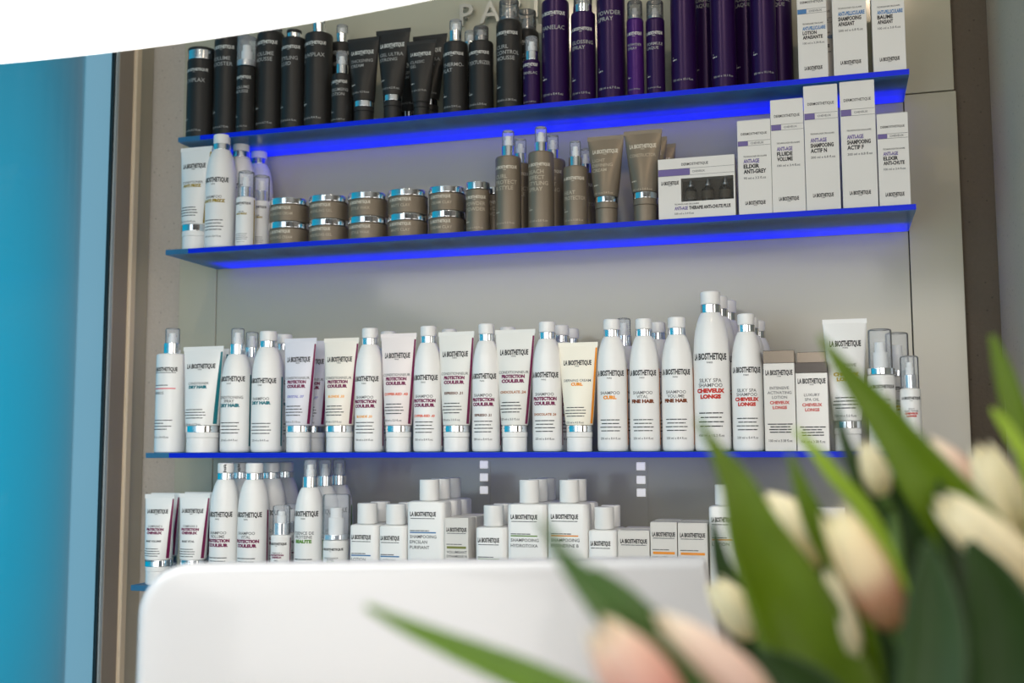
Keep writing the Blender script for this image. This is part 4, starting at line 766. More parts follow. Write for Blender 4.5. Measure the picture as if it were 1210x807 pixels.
    {'k': 'bottle', 's': 4, 'X': -0.8006, 'Y': -0.2046, 'R': 0.0238, 'z': [0.2015], 'label': 'white bottle with green edge line and clear spray cap', 'group': 'white hair care products on the lowest shelf', 'pr': ('bottle', ['ESSENCE DE', 'PROTEINE'], ['BEAUTE'], 'green', None, None, '250 ml e 8.4 fl.oz'), 'top': 'spray', 'stripe': 'green'},
    {'k': 'bottle', 's': 4, 'X': -0.802, 'Y': -0.1496, 'R': 0.0238, 'z': [0.2015], 'label': 'white bottle with clear spray cap, second in the line of three', 'group': 'white hair care products on the lowest shelf', 'pr': ('bottle', ['ESSENCE DE', 'PROTEINE'], ['BEAUTE'], 'green', None, None, '250 ml e 8.4 fl.oz'), 'top': 'spray', 'stripe': 'green'},
    {'k': 'bottle', 's': 4, 'X': -0.8022, 'Y': -0.0946, 'R': 0.0238, 'z': [0.2015], 'label': 'white bottle with clear spray cap, third in the line of three', 'group': 'white hair care products on the lowest shelf', 'pr': ('bottle', ['ESSENCE DE', 'PROTEINE'], ['BEAUTE'], 'green', None, None, '250 ml e 8.4 fl.oz'), 'top': 'spray', 'stripe': 'green'},
    {'k': 'spray', 's': 4, 'X': -0.751, 'Y': -0.2124, 'R': 0.02, 'z': [0.148, 0.0786, 0.0864], 'label': 'white bottle with tall clear cap and green title', 'group': 'white hair care products on the lowest shelf', 'pr': ('bottle', ['CONDITIONNEUR', 'EXPRESS'], ['BEAUTE'], 'green', None, None, '100 ml e 3.4 fl.oz'), 'col': 'white', 'rc': 0.02, 'rp': 0.022, 'cc': 'clear', 'airless': 1, 'logo': 0.82},
    {'k': 'flat', 's': 4, 'X': -0.6986, 'Y': -0.2114, 'R': 0.0237, 'z': [0.1349, 0.1028], 'label': 'short flat white bottle with blue line, left of two', 'group': 'white hair care products on the lowest shelf', 'D': 0.034, 'pr': ('flat', 'blueline', ['LOTION', 'EPICSLAN', 'TOLERANT']), 'rc': 0.0155},
    {'k': 'flat', 's': 4, 'X': -0.6986, 'Y': -0.1614, 'R': 0.0237, 'z': [0.1349, 0.1028], 'label': 'short flat white bottle behind the left blue-lined one', 'group': 'white hair care products on the lowest shelf', 'D': 0.034, 'pr': ('flat', 'blueline', ['LOTION', 'EPICSLAN', 'TOLERANT']), 'rc': 0.0155},
    {'k': 'flat', 's': 4, 'X': -0.651, 'Y': -0.2114, 'R': 0.0224, 'z': [0.1342, 0.1022], 'label': 'short flat white bottle with blue line beside the larger blue-lined bottle', 'group': 'white hair care products on the lowest shelf', 'D': 0.034, 'pr': ('flat', 'blueline', ['LOTION', 'EPICSLAN', 'PREVENIR']), 'rc': 0.0152},
    {'k': 'flat', 's': 4, 'X': -0.651, 'Y': -0.1614, 'R': 0.0224, 'z': [0.1342, 0.1022], 'label': 'short flat white bottle behind the right blue-lined one', 'group': 'white hair care products on the lowest shelf', 'D': 0.034, 'pr': ('flat', 'blueline', ['LOTION', 'EPICSLAN', 'PREVENIR']), 'rc': 0.0152},
    {'k': 'flat', 's': 4, 'X': -0.5966, 'Y': -0.2104, 'R': 0.0307, 'z': [0.1716, 0.1392], 'label': 'large flat white bottle with blue line', 'group': 'white hair care products on the lowest shelf', 'D': 0.036, 'pr': ('flat', 'blueline', ['SHAMPOOING', 'EPICSLAN', 'PURIFIANT']), 'rc': 0.0152},
    {'k': 'flat', 's': 4, 'X': -0.5966, 'Y': -0.1604, 'R': 0.0307, 'z': [0.1716, 0.1392], 'label': 'large flat white bottle in the second row behind the blue-lined one', 'group': 'white hair care products on the lowest shelf', 'D': 0.036, 'pr': ('flat', 'blueline', ['SHAMPOOING', 'EPICSLAN', 'PURIFIANT']), 'rc': 0.0152},
    {'k': 'flat', 's': 4, 'X': -0.5966, 'Y': -0.1104, 'R': 0.0307, 'z': [0.1716, 0.1392], 'label': 'large flat white bottle in the third row behind the blue-lined one', 'group': 'white hair care products on the lowest shelf', 'D': 0.036, 'pr': ('flat', 'blueline', ['SHAMPOOING', 'EPICSLAN', 'PURIFIANT']), 'rc': 0.0152},
    {'k': 'box', 's': 4, 'X': -0.5467, 'Y': -0.2104, 'R': 0.0186, 'z': [0.1152], 'label': 'small white carton with olive line between the flat bottles', 'group': 'white hair care products on the lowest shelf', 'D': 0.036, 'pr': ('sbox', 'oliveline', ['VOLUMISANT', 'DYNAMIQUE N'])},
    {'k': 'box', 's': 4, 'X': -0.5467, 'Y': -0.1704, 'R': 0.0186, 'z': [0.1152], 'label': 'small white carton, second in the row behind the olive-lined one', 'group': 'white hair care products on the lowest shelf', 'D': 0.036, 'pr': ('sbox', 'oliveline', ['VOLUMISANT', 'DYNAMIQUE N'])},
    {'k': 'box', 's': 4, 'X': -0.5467, 'Y': -0.1304, 'R': 0.0186, 'z': [0.1152], 'label': 'small white carton, last in the row behind the olive-lined one', 'group': 'white hair care products on the lowest shelf', 'D': 0.036, 'pr': ('sbox', 'oliveline', ['VOLUMISANT', 'DYNAMIQUE N'])},
    {'k': 'flat', 's': 4, 'X': -0.4935, 'Y': -0.2114, 'R': 0.0243, 'z': [0.1339, 0.1023], 'label': 'short flat white bottle with green line', 'group': 'white hair care products on the lowest shelf', 'D': 0.034, 'pr': ('flat', 'greenline', ['LOTION', 'HYDROTOXA']), 'rc': 0.0151},
    {'k': 'flat', 's': 4, 'X': -0.4935, 'Y': -0.1614, 'R': 0.0243, 'z': [0.1339, 0.1023], 'label': 'short flat white bottle behind the green-lined one', 'group': 'white hair care products on the lowest shelf', 'D': 0.034, 'pr': ('flat', 'greenline', ['LOTION', 'HYDROTOXA']), 'rc': 0.0151},
    {'k': 'flat', 's': 4, 'X': -0.438, 'Y': -0.2104, 'R': 0.0299, 'z': [0.1718, 0.1371], 'label': 'large flat white bottle with green line behind the leaf', 'group': 'white hair care products on the lowest shelf', 'D': 0.036, 'pr': ('flat', 'greenline', ['SHAMPOOING', 'HYDROTOXA']), 'rc': 0.0148},
    {'k': 'flat', 's': 4, 'X': -0.438, 'Y': -0.1604, 'R': 0.0299, 'z': [0.1718, 0.1371], 'label': 'large flat white bottle in the second row behind the green-lined one', 'group': 'white hair care products on the lowest shelf', 'D': 0.036, 'pr': ('flat', 'greenline', ['SHAMPOOING', 'HYDROTOXA']), 'rc': 0.0148},
    {'k': 'flat', 's': 4, 'X': -0.438, 'Y': -0.1104, 'R': 0.0299, 'z': [0.1718, 0.1371], 'label': 'large flat white bottle in the third row behind the green-lined one', 'group': 'white hair care products on the lowest shelf', 'D': 0.036, 'pr': ('flat', 'greenline', ['SHAMPOOING', 'HYDROTOXA']), 'rc': 0.0148},
    {'k': 'flat', 's': 4, 'X': -0.3768, 'Y': -0.2104, 'R': 0.03, 'z': [0.1721, 0.1384], 'label': 'large flat white bottle with orange line', 'group': 'white hair care products on the lowest shelf', 'D': 0.036, 'pr': ('flat', 'orangeline', ['SHAMPOOING', 'ERGINERINE B']), 'rc': 0.0145},
    {'k': 'flat', 's': 4, 'X': -0.3768, 'Y': -0.1604, 'R': 0.03, 'z': [0.1721, 0.1384], 'label': 'large flat white bottle in the second row behind the orange-lined one', 'group': 'white hair care products on the lowest shelf', 'D': 0.036, 'pr': ('flat', 'orangeline', ['SHAMPOOING', 'ERGINERINE B']), 'rc': 0.0145},
    {'k': 'flat', 's': 4, 'X': -0.3249, 'Y': -0.2114, 'R': 0.0213, 'z': [0.1334, 0.1009], 'label': 'short flat white bottle with orange line', 'group': 'white hair care products on the lowest shelf', 'D': 0.034, 'pr': ('flat', 'orangeline', ['LOTION', 'ERGINERINE']), 'rc': 0.0143},
    {'k': 'flat', 's': 4, 'X': -0.3249, 'Y': -0.1614, 'R': 0.0213, 'z': [0.1334, 0.1009], 'label': 'short flat white bottle in the second row behind the orange-lined one', 'group': 'white hair care products on the lowest shelf', 'D': 0.034, 'pr': ('flat', 'orangeline', ['LOTION', 'ERGINERINE']), 'rc': 0.0143},
    {'k': 'box', 's': 4, 'X': -0.2792, 'Y': -0.2084, 'R': 0.0227, 'z': [0.1011], 'label': 'low cream carton right of the short orange-lined bottle', 'group': 'white hair care products on the lowest shelf', 'D': 0.04, 'pr': ('sbox', None, [])},
    {'k': 'box', 's': 4, 'X': -0.2792, 'Y': -0.1634, 'R': 0.0227, 'z': [0.1011], 'label': 'low cream carton behind the front cream one', 'group': 'white hair care products on the lowest shelf', 'D': 0.04, 'pr': ('sbox', None, [])},
    {'k': 'box', 's': 4, 'X': -0.2361, 'Y': -0.2094, 'R': 0.0189, 'z': [0.1138], 'label': 'film-wrapped carton with orange line, left of two', 'group': 'white hair care products on the lowest shelf', 'D': 0.038, 'pr': ('sbox', 'orangeline', ['VITALITE']), 'wrap': 1},
    {'k': 'box', 's': 4, 'X': -0.2361, 'Y': -0.1674, 'R': 0.0189, 'z': [0.1138], 'label': 'film-wrapped carton behind the left orange-lined one', 'group': 'white hair care products on the lowest shelf', 'D': 0.038, 'pr': ('sbox', 'orangeline', ['VITALITE']), 'wrap': 1},
    {'k': 'box', 's': 4, 'X': -0.1953, 'Y': -0.2094, 'R': 0.0207, 'z': [0.1132], 'label': 'film-wrapped carton with orange line, right of two', 'group': 'white hair care products on the lowest shelf', 'D': 0.038, 'pr': ('sbox', 'orangeline', ['VITALITE F']), 'wrap': 1},
    {'k': 'box', 's': 4, 'X': -0.1953, 'Y': -0.1674, 'R': 0.0207, 'z': [0.1132], 'label': 'film-wrapped carton behind the right orange-lined one', 'group': 'white hair care products on the lowest shelf', 'D': 0.038, 'pr': ('sbox', 'orangeline', ['VITALITE F']), 'wrap': 1},
    {'k': 'flat', 's': 4, 'X': -0.1519, 'Y': -0.2114, 'R': 0.0207, 'z': [0.1667, 0.1373], 'label': 'white flat bottle half hidden by the broad tulip leaf', 'group': 'white hair care products on the lowest shelf', 'D': 0.034, 'pr': ('flat', 'orangeline', ['LOTION']), 'rc': 0.0128},
    {'k': 'box', 's': 4, 'X': -0.0722, 'Y': -0.2094, 'R': 0.0226, 'z': [0.129], 'label': 'white carton low behind the tulip leaves, left of two', 'group': 'white hair care products on the lowest shelf', 'D': 0.038, 'pr': ('sbox', 'orangeline', [])},
    {'k': 'box', 's': 4, 'X': -0.0162, 'Y': -0.2094, 'R': 0.0277, 'z': [0.1366], 'label': 'white carton low behind the tulip leaves, right of two', 'group': 'white hair care products on the lowest shelf', 'D': 0.038, 'pr': ('sbox', 'orangeline', [])},
]
TULIPS = [
    ([-0.0408, -1.1811, 1.3207], [-0.0067, -1.1677, 1.2865], 0.0153, 0.05, 'cream', 'cream tulip bud half hidden behind the broad leaf left of centre', [(-25, 'l', [[-0.0655, -1.2449, 1.3634, 0.0008], [-0.0562, -1.2405, 1.3465, 0.0042], [-0.0485, -1.2367, 1.3317, 0.0081], [-0.0455, -1.235, 1.3232, 0.0102], [-0.0392, -1.2311, 1.3021, 0.0157], [-0.0286, -1.2256, 1.278, 0.0208], [-0.0176, -1.2197, 1.2513, 0.0246], [-0.0042, -1.2128, 1.2217, 0.0255], [0.0089, -1.2052, 1.1836, 0.0212]]), (10, 'd', [[-0.0673, -1.1666, 1.308, 0.0014], [-0.0638, -1.1635, 1.2865, 0.0048], [-0.0567, -1.159, 1.2627, 0.0072], [-0.0475, -1.1535, 1.2341, 0.0086], [-0.0303, -1.1446, 1.1959, 0.0096], [-0.0039, -1.1331, 1.1577, 0.0096]])]),
    ([-0.0016, -1.2532, 1.3193], [0.0259, -1.2395, 1.2625], 0.0116, 0.1, 'pink', 'cream tulip with pinkish-brown lower petals in the middle of the bouquet', [(20, 'l', [[-0.0057, -1.2212, 1.406, 0.0009], [0.007, -1.2156, 1.387, 0.0048], [0.0206, -1.2098, 1.3689, 0.0082], [0.0329, -1.2044, 1.3504, 0.0108], [0.0468, -1.1983, 1.3301, 0.0143], [0.0706, -1.188, 1.2965, 0.0181], [0.0922, -1.1778, 1.2577, 0.0194], [0.097, -1.1717, 1.2103, 0.0173]]), (-10, 'd', [[0.009, -1.1941, 1.2826, 0.0022], [0.0117, -1.1911, 1.2607, 0.0106], [0.0173, -1.1871, 1.2366, 0.0158], [0.0205, -1.1829, 1.2038, 0.0167], [0.0196, -1.1801, 1.1731, 0.0149]]), (15, 'd', [[0.0379, -1.2824, 1.3079, 0.0015], [0.039, -1.2799, 1.2858, 0.0104], [0.0388, -1.277, 1.2563, 0.0148], [0.0331, -1.275, 1.2194, 0.0141], [0.0252, -1.2747, 1.1937, 0.0126]])]),
    ([0.0157, -1.1677, 1.3519], [0.025, -1.1619, 1.3214], 0.0074, 0.0, 'cream', 'small cream tulip bud pointing up at the end of the blue shelf edge', [(30, 'y', [[-0.0194, -1.1995, 1.3586, 0.0009], [-0.0103, -1.1958, 1.3474, 0.0027], [-0.0008, -1.1917, 1.3349, 0.0036], [0.0141, -1.1855, 1.3162, 0.004], [0.0258, -1.1795, 1.2903, 0.0045], [0.0354, -1.1732, 1.2546, 0.0045], [0.0361, -1.1681, 1.2056, 0.004]]), (-20, 'd', [[0.0009, -1.1744, 1.3759, 0.0009], [0.0047, -1.1712, 1.3547, 0.0032], [0.0112, -1.1674, 1.3362, 0.0051], [0.0195, -1.163, 1.3159, 0.0069], [0.0289, -1.1575, 1.2882, 0.0083], [0.0321, -1.1524, 1.2467, 0.0083], [0.0283, -1.1485, 1.1961, 0.0069]]), (15, 'd', [[-0.0137, -1.1521, 1.3197, 0.0024], [-0.0044, -1.1466, 1.2911, 0.0105], [0.0029, -1.1416, 1.2625, 0.0153], [0.0097, -1.1362, 1.2291, 0.0172], [0.0155, -1.1308, 1.191, 0.0172], [0.0167, -1.1271, 1.1577, 0.0153]])]),
    ([0.0502, -1.1367, 1.3523], [0.0845, -1.1231, 1.3164], 0.0091, 0.05, 'blush', 'blush pink tulip bud rising below the small pump bottle', [(15, 'd', [[0.0397, -1.1607, 1.3527, 0.0019], [0.0376, -1.1586, 1.325, 0.0102], [0.038, -1.1557, 1.2974, 0.0167], [0.0414, -1.1511, 1.2605, 0.0204], [0.0422, -1.1462, 1.2144, 0.0208], [0.0319, -1.1447, 1.1684, 0.0176]]), (-30, 'd', [[0.0518, -1.1971, 1.3331, 0.0022], [0.0594, -1.1925, 1.3094, 0.0117], [0.0652, -1.1883, 1.2836, 0.0164], [0.0693, -1.1841, 1.2535, 0.019], [0.0638, -1.1814, 1.2105, 0.0194], [0.0461, -1.1827, 1.1718, 0.0164]])]),
    ([0.0765, -1.1497, 1.3498], [0.0988, -1.1375, 1.2926], 0.0125, 0.06, 'cream', 'pale cream tulip standing upright by the concrete pillar', [(10, 'l', [[0.0846, -1.1533, 1.4096, 0.0014], [0.0898, -1.1499, 1.3907, 0.0051], [0.0945, -1.1467, 1.3718, 0.0065], [0.1009, -1.1426, 1.3497, 0.0074], [0.1076, -1.1377, 1.3202, 0.0083], [0.1083, -1.1324, 1.2695, 0.0083], [0.0816, -1.1329, 1.1959, 0.0083]]), (-30, 'y', [[0.0792, -1.1822, 1.3686, 0.0009], [0.084, -1.1801, 1.362, 0.0031], [0.0897, -1.1775, 1.3523, 0.004], [0.0968, -1.1739, 1.3366, 0.0048], [0.0994, -1.1694, 1.2998, 0.0057], [0.0825, -1.1674, 1.2298, 0.0062]])]),
    ([0.048, -1.2287, 1.3238], [0.0945, -1.2109, 1.2813], 0.0119, 0.08, 'cream', 'large cream tulip leaning left at the right edge of the bouquet', [(25, 'd', [[0.0599, -1.2337, 1.3043, 0.0024], [0.0697, -1.2289, 1.2843, 0.0112], [0.0767, -1.2245, 1.2603, 0.016], [0.0769, -1.2212, 1.2284, 0.0168], [0.0583, -1.2227, 1.1885, 0.0144]]), (0, 'd', [[0.0721, -1.1481, 1.3203, 0.0028], [0.0603, -1.1492, 1.2973, 0.0148], [0.0563, -1.1476, 1.2697, 0.0204], [0.0538, -1.1447, 1.2328, 0.0231], [0.0458, -1.1424, 1.1868, 0.0213], [0.036, -1.1425, 1.1592, 0.0185]]), (10, 'd', [[0.0998, -1.0955, 1.2937, 0.0039], [0.0965, -1.0935, 1.2642, 0.0148], [0.0908, -1.0917, 1.2298, 0.0197], [0.0728, -1.0926, 1.1856, 0.0207], [0.0479, -1.0959, 1.1464, 0.0178]])]),
    ([-0.0884, -1.3796, 1.2827], [-0.0612, -1.367, 1.2361], 0.0136, 0.05, 'rose', 'pink and peach tulip nearest the camera, leftmost of the bouquet', [(-15, 'm', [[-0.1865, -1.3771, 1.2851, 0.001], [-0.174, -1.3728, 1.2785, 0.0028], [-0.1576, -1.3672, 1.2708, 0.0045], [-0.1412, -1.3617, 1.2635, 0.0059], [-0.1247, -1.3561, 1.2562, 0.0069], [-0.1018, -1.3483, 1.2447, 0.0076], [-0.0723, -1.3378, 1.2263, 0.0083], [-0.0333, -1.3235, 1.1967, 0.0069]]), (25, 'g', [[-0.1145, -1.3701, 1.3214, 0.001], [-0.1061, -1.3662, 1.3069, 0.0031], [-0.0964, -1.3622, 1.295, 0.0058], [-0.087, -1.3584, 1.2842, 0.0075], [-0.0744, -1.3532, 1.2696, 0.0088], [-0.0571, -1.3461, 1.2492, 0.0095], [-0.0256, -1.3334, 1.2136, 0.0085]])]),
    ([-0.0734, -1.3434, 1.2788], [-0.027, -1.3258, 1.2382], 0.0118, 0.1, 'blush', 'blush cream tulip leaning left in front of the white panel corner', [(-35, 'g', [[-0.0989, -1.3424, 1.2989, 0.0011], [-0.0883, -1.3382, 1.2879, 0.0046], [-0.0785, -1.3341, 1.2755, 0.0067], [-0.066, -1.329, 1.2606, 0.0085], [-0.0496, -1.322, 1.2393, 0.0092], [-0.0166, -1.3089, 1.2039, 0.0085]])]),
    ([-0.0051, -1.2092, 1.2873], [0.0083, -1.2004, 1.2382], 0.0065, 0.0, 'cream', 'narrow cream tulip bud seen between two dark leaves', [(30, 'l', [[-0.0224, -1.2201, 1.3463, 0.0009], [-0.0182, -1.2176, 1.3334, 0.003], [-0.0133, -1.2147, 1.3183, 0.0048], [-0.0079, -1.2117, 1.3045, 0.0056], [-0.0005, -1.2081, 1.2903, 0.006], [0.0075, -1.2034, 1.2666, 0.0065], [0.0148, -1.1979, 1.2322, 0.0065], [0.0176, -1.1928, 1.1892, 0.006]]), (20, 'd', [[-0.0346, -1.2775, 1.2565, 0.0019], [-0.022, -1.2727, 1.2449, 0.0108], [-0.0095, -1.2677, 1.2315, 0.0139], [0.0046, -1.2611, 1.2064, 0.0139]])]),
    ([-0.0661, -1.184, 1.2757], [-0.043, -1.1743, 1.2461], 0.0102, 0.1, 'cream', 'cream tulip bud showing at the right edge of the white panel', []),
]
VASE = [0.0162, -1.2003, 1.1561]
PANEL_L, PANEL_R, PANEL_RAD, PANEL_BL, PANEL_BR = -.0496, .471, .045, -.002, .060

# ------------------------------------------------------------------ the setting
def struct(name, vf, mats, smooth=False, parent=None):
    o = obj(name, vf, mats, parent, smooth)
    if not parent: o['kind'] = 'structure'
    return o

def concrete(name, rgb, pits=True):
    m = bpy.data.materials.new(name); m.use_nodes = True
    nt = m.node_tree; b = nt.nodes['Principled BSDF']; b.inputs['Roughness'].default_value = 0.85
    tc = nt.nodes.new('ShaderNodeTexCoord')
    n1 = nt.nodes.new('ShaderNodeTexNoise'); n1.inputs['Scale'].default_value = 3.0; n1.inputs['Detail'].default_value = 8
    n2 = nt.nodes.new('ShaderNodeTexNoise'); n2.inputs['Scale'].default_value = 220.0; n2.inputs['Detail'].default_value = 3
    v = nt.nodes.new('ShaderNodeTexVoronoi'); v.inputs['Scale'].default_value = 70.0
    rp = nt.nodes.new('ShaderNodeValToRGB'); rp.color_ramp.elements[0].position = 0.06; rp.color_ramp.elements[1].position = 0.14
    rp.color_ramp.elements[0].color = (0.25, 0.25, 0.25, 1); rp.color_ramp.elements[1].color = (1, 1, 1, 1)
    c = lin(rgb)
    mx = nt.nodes.new('ShaderNodeMix'); mx.data_type = 'RGBA'
    mx.inputs['A'].default_value = tuple(x * .78 for x in c) + (1,); mx.inputs['B'].default_value = tuple(min(1, x * 1.2) for x in c) + (1,)
    ad = nt.nodes.new('ShaderNodeMath'); ad.operation = 'MULTIPLY_ADD'; ad.inputs[1].default_value = .45
    for t in (n1, n2, v): nt.links.new(tc.outputs['Object'], t.inputs['Vector'])
    h = nt.nodes.new('ShaderNodeMath'); h.operation = 'MULTIPLY'; h.inputs[1].default_value = .6
    nt.links.new(n1.outputs['Fac'], h.inputs[0]); nt.links.new(n2.outputs['Fac'], ad.inputs[0]); nt.links.new(h.outputs[0], ad.inputs[2])
    nt.links.new(ad.outputs[0], mx.inputs['Factor'])
    mu = nt.nodes.new('ShaderNodeMix'); mu.data_type = 'RGBA'; mu.blend_type = 'MULTIPLY'; mu.inputs['Factor'].default_value = 0.55 if pits else 0.0
    nt.links.new(mx.outputs['Result'], mu.inputs['A']); nt.links.new(v.outputs['Distance'], rp.inputs['Fac']); nt.links.new(rp.outputs['Color'], mu.inputs['B'])
    nt.links.new(mu.outputs['Result'], b.inputs['Base Color'])
    bp = nt.nodes.new('ShaderNodeBump'); bp.inputs['Strength'].default_value = .45; bp.inputs['Distance'].default_value = .002
    nt.links.new(n2.outputs['Fac'], bp.inputs['Height']); nt.links.new(bp.outputs['Normal'], b.inputs['Normal'])
    MATS[name] = m

concrete('concrete', (188, 181, 172))
concrete('concrete_shaded', (98, 88, 76))  # copy of the concrete with the panel's shade put into its colour
concrete('concrete_smooth', (190, 176, 158), True)
mat('glass_panel', (186, 181, 160), 0.14, coat=0.2, vary=0.02, vscale=2)
mat('panel_core', (205, 210, 208), 0.3)
mat('ceiling_paint', (215, 213, 208), 0.9, vary=.03)
mat('floor_stone', (120, 114, 106), 0.5, vary=.15, vscale=6)
mat('wall_paint', (120, 108, 96), 0.9, vary=.05)
mat('wood_dark', (70, 52, 40), 0.5, vary=.2, vscale=8)
mat('frame_olive', (176, 168, 150), 0.5, vary=.03)
mat('frame_beige', (228, 208, 180), 0.45, vary=.03)
mat('frame_brown', (150, 138, 126), 0.55, vary=.03)
mat('frame_light', (170, 182, 188), 0.4)
mat('gasket', (22, 40, 46), 0.6)
mat('outside_pale', (170, 188, 196), 0.8, emit=(144, 172, 182), emit_s=0.55)  # no lamp: outdoor brightness put into the wall's own emission
mat('floor_outside', (130, 140, 140), 0.8, vary=.1)

XLW, XRW = -1.2585, 0.250
XL, XR, PL, PRT = -1.1019, 0.1220, -1.1831, 0.2005
struct('floor', box(-1.30, 2.6, -4.6, 0.06, -0.06, 0.0), 'floor_stone')
struct('ceiling', box(-1.34, 2.6, -4.6, 0.10, 2.75, 2.85), 'ceiling_paint')
struct('wall_back', box(XLW - .02, 0.0, 0.012, 0.10, 0.0, 2.75), 'concrete')
struct('wall_back_right', box(0.0, XRW + .1, 0.012, 0.10, 0.0, 2.75), 'concrete_shaded')
# concrete pier at the right, its near face towards the shelves
struct('wall_right', box(XRW, XRW + .45, -0.42, 0.012, 0.0, 2.75, .006), 'concrete_smooth')
struct('wall_far_right', box(2.5, 2.6, -4.6, -0.42, 0.0, 2.75), 'wall_paint')
struct('wall_side_return', box(XRW + .45, 2.6, -0.50, -0.42, 0.0, 2.75), 'wall_paint')
struct('wall_front', merge(box(-1.3, -0.35, -4.6, -4.5, 0, 2.75), box(2.1, 2.6, -4.6, -4.5, 0, 2.75), box(-.35, 2.1, -4.6, -4.5, 0, .5), box(-.35, 2.1, -4.6, -4.5, 2.5, 2.75)), 'wood_dark')

# back-painted glass panels behind the shelves, with narrow joints
G = 0.0009
ZJ = 1.9028
n = 0
for (a, b) in ((PL, XL), (XL, XR), (XR, PRT)):
    for (z0, z1) in ((0.10, ZJ), (ZJ, 2.75)):
        n += 1
        dz = 0.0
        bb = b - (.0025 if (a == XR and z0 == ZJ) else 0)
        o = struct('trim_%d' % n, box(a + G, bb - G, -0.0002, 0.012, z0 + (G if z0 == ZJ else 0), z1 - (G if z1 == ZJ else 0), .0008), 'glass_panel')
o = struct('trim_7', box(PL + .004, PRT - .004, 0.006, 0.0125, 0.1, 2.75), 'gasket')

# glazed side wall on the left: frame profiles, pane, and a curved cyan light wall outside
w = bpy.data.objects.new('window_1', None); COL.objects.link(w); w['kind'] = 'structure'
obj('frame', box(XLW - .014, XLW, -0.031, 0.011, 0, 2.75, .001), 'frame_olive', w, False)
obj('frame_bead', box(XLW - .014, XLW + .004, -0.049, -0.031, 0, 2.75, .003), 'frame_beige', w, False)
obj('frame_rebate', box(XLW - .014, XLW - .002, -0.0916, -0.049, 0, 2.75, .001), 'frame_brown', w, False)
obj('glazing_bead', box(XLW - .012, XLW - .003, -0.098, -0.0916, 0, 2.75), 'frame_light', w, False)
obj('gasket', box(XLW - .012, XLW - .006, -0.103, -0.098, 0, 2.75), 'gasket', w, False)
obj('pane', ([(XLW - .009, -4.5, 0), (XLW - .009, -.101, 0), (XLW - .009, -.101, 2.75), (XLW - .009, -4.5, 2.75)], [(0, 1, 2, 3)]), 'pane', w, False)

def cyan_material():
    m = bpy.data.materials.new('cyan_light_wall'); m.use_nodes = True
    nt = m.node_tree; nt.nodes.clear()
    out = nt.nodes.new('ShaderNodeOutputMaterial')
    em = nt.nodes.new('ShaderNodeEmission'); em.inputs[0].default_value = lin((0, 160, 196)) + (1,); em.inputs[1].default_value = CYAN_STRENGTH
    pb = nt.nodes.new('ShaderNodeBsdfPrincipled'); pb.inputs['Base Color'].default_value = lin((140, 172, 188)) + (1,); pb.inputs['Roughness'].default_value = .3
    lw = nt.nodes.new('ShaderNodeLayerWeight'); lw.inputs[0].default_value = .45
    mx = nt.nodes.new('ShaderNodeMixShader')
    nt.links.new(lw.outputs['Facing'], mx.inputs[0]); nt.links.new(em.outputs[0], mx.inputs[1]); nt.links.new(pb.outputs[0], mx.inputs[2])
    nt.links.new(mx.outputs[0], out.inputs[0]); MATS['cyan_light_wall'] = m
cyan_material()
cx, cy, rr_ = -2.15, -0.024, 0.60
path = [(cx + rr_, -4.4)] + [(cx + rr_, -4.4 + i * .28) for i in range(1, 16)]
path += [(cx + rr_ * math.cos(math.radians(a)), cy + rr_ * math.sin(math.radians(a))) for a in range(0, 125, 5)]
vs = [(x, y, z) for x, y in path for z in (0.0, 2.75)]
o = obj('light_wall', (vs, [(2 * i, 2 * i + 2, 2 * i + 3, 2 * i + 1) for i in range(len(path) - 1)]), 'cyan_light_wall')
sm = o.modifiers.new('thickness', 'SOLIDIFY'); sm.thickness = 0.02; sm.offset = -1
o['label'] = 'curved cyan backlit wall seen through the glass at the left edge'; o['category'] = 'light wall'
struct('wall_outside', box(-3.4, XLW - .03, 0.62, 0.70, 0, 2.75), 'outside_pale')
struct('floor_outside', box(-3.4, -1.30, -4.6, 0.7, -0.06, 0.0), 'floor_outside')

# ------------------------------------------------------------------ glass shelves with blue LED and added glow strips
def shelf_glass():
    """frosted translucent blue glass with a thin glossy skin"""
    m = bpy.data.materials.new('shelf_glass'); m.use_nodes = True
    nt = m.node_tree; b = nt.nodes['Principled BSDF']; out = nt.nodes['Material Output']
    b.inputs['Base Color'].default_value = lin((74, 140, 180)) + (1,); b.inputs['Roughness'].default_value = .2
    t = nt.nodes.new('ShaderNodeBsdfTranslucent'); t.inputs[0].default_value = lin((140, 196, 228)) + (1,)
    ms = nt.nodes.new('ShaderNodeMixShader'); ms.inputs[0].default_value = .55
    nt.links.new(b.outputs[0], ms.inputs[1]); nt.links.new(t.outputs[0], ms.inputs[2]); nt.links.new(ms.outputs[0], out.inputs[0])
    MATS['shelf_glass'] = m
shelf_glass()
mat('added_reflector_white', (240, 242, 245), 0.6)
for _q in (0, 1, 2):
    mat('led_glow_blue_%d' % _q, (0, 4, 40), 0.5, emit=(0, 6, 255), emit_s=LED_GLOW_STRENGTH[_q])
    mat('led_glow_dim_%d' % _q, (0, 4, 40), 0.5, emit=(0, 10, 255), emit_s=LED_GLOW_STRENGTH[_q] * .38)
mat('edge_glow_blue', (0, 8, 40), 0.35, spec=.2, emit=(0, 36, 220), emit_s=EDGE_STRENGTH)  # LED light guided to the glass edge, put into its emission
TH = 0.0087
SHELF_Z = {1: 1.8987, 2: 1.6914, 3: 1.3419, 4: 1.1286}
SHELF_D = {1: 0.1383, 2: 0.1671, 3: 0.2079, 4: 0.2384}
SHELF_LABEL = {1: 'top blue glass shelf holding black bottles, purple cans and white cartons', 2: 'second blue glass shelf holding taupe jars and white cartons',
               3: 'blue glass shelf at eye level holding a long row of white bottles', 4: 'lowest blue glass shelf partly hidden by the white panel'}
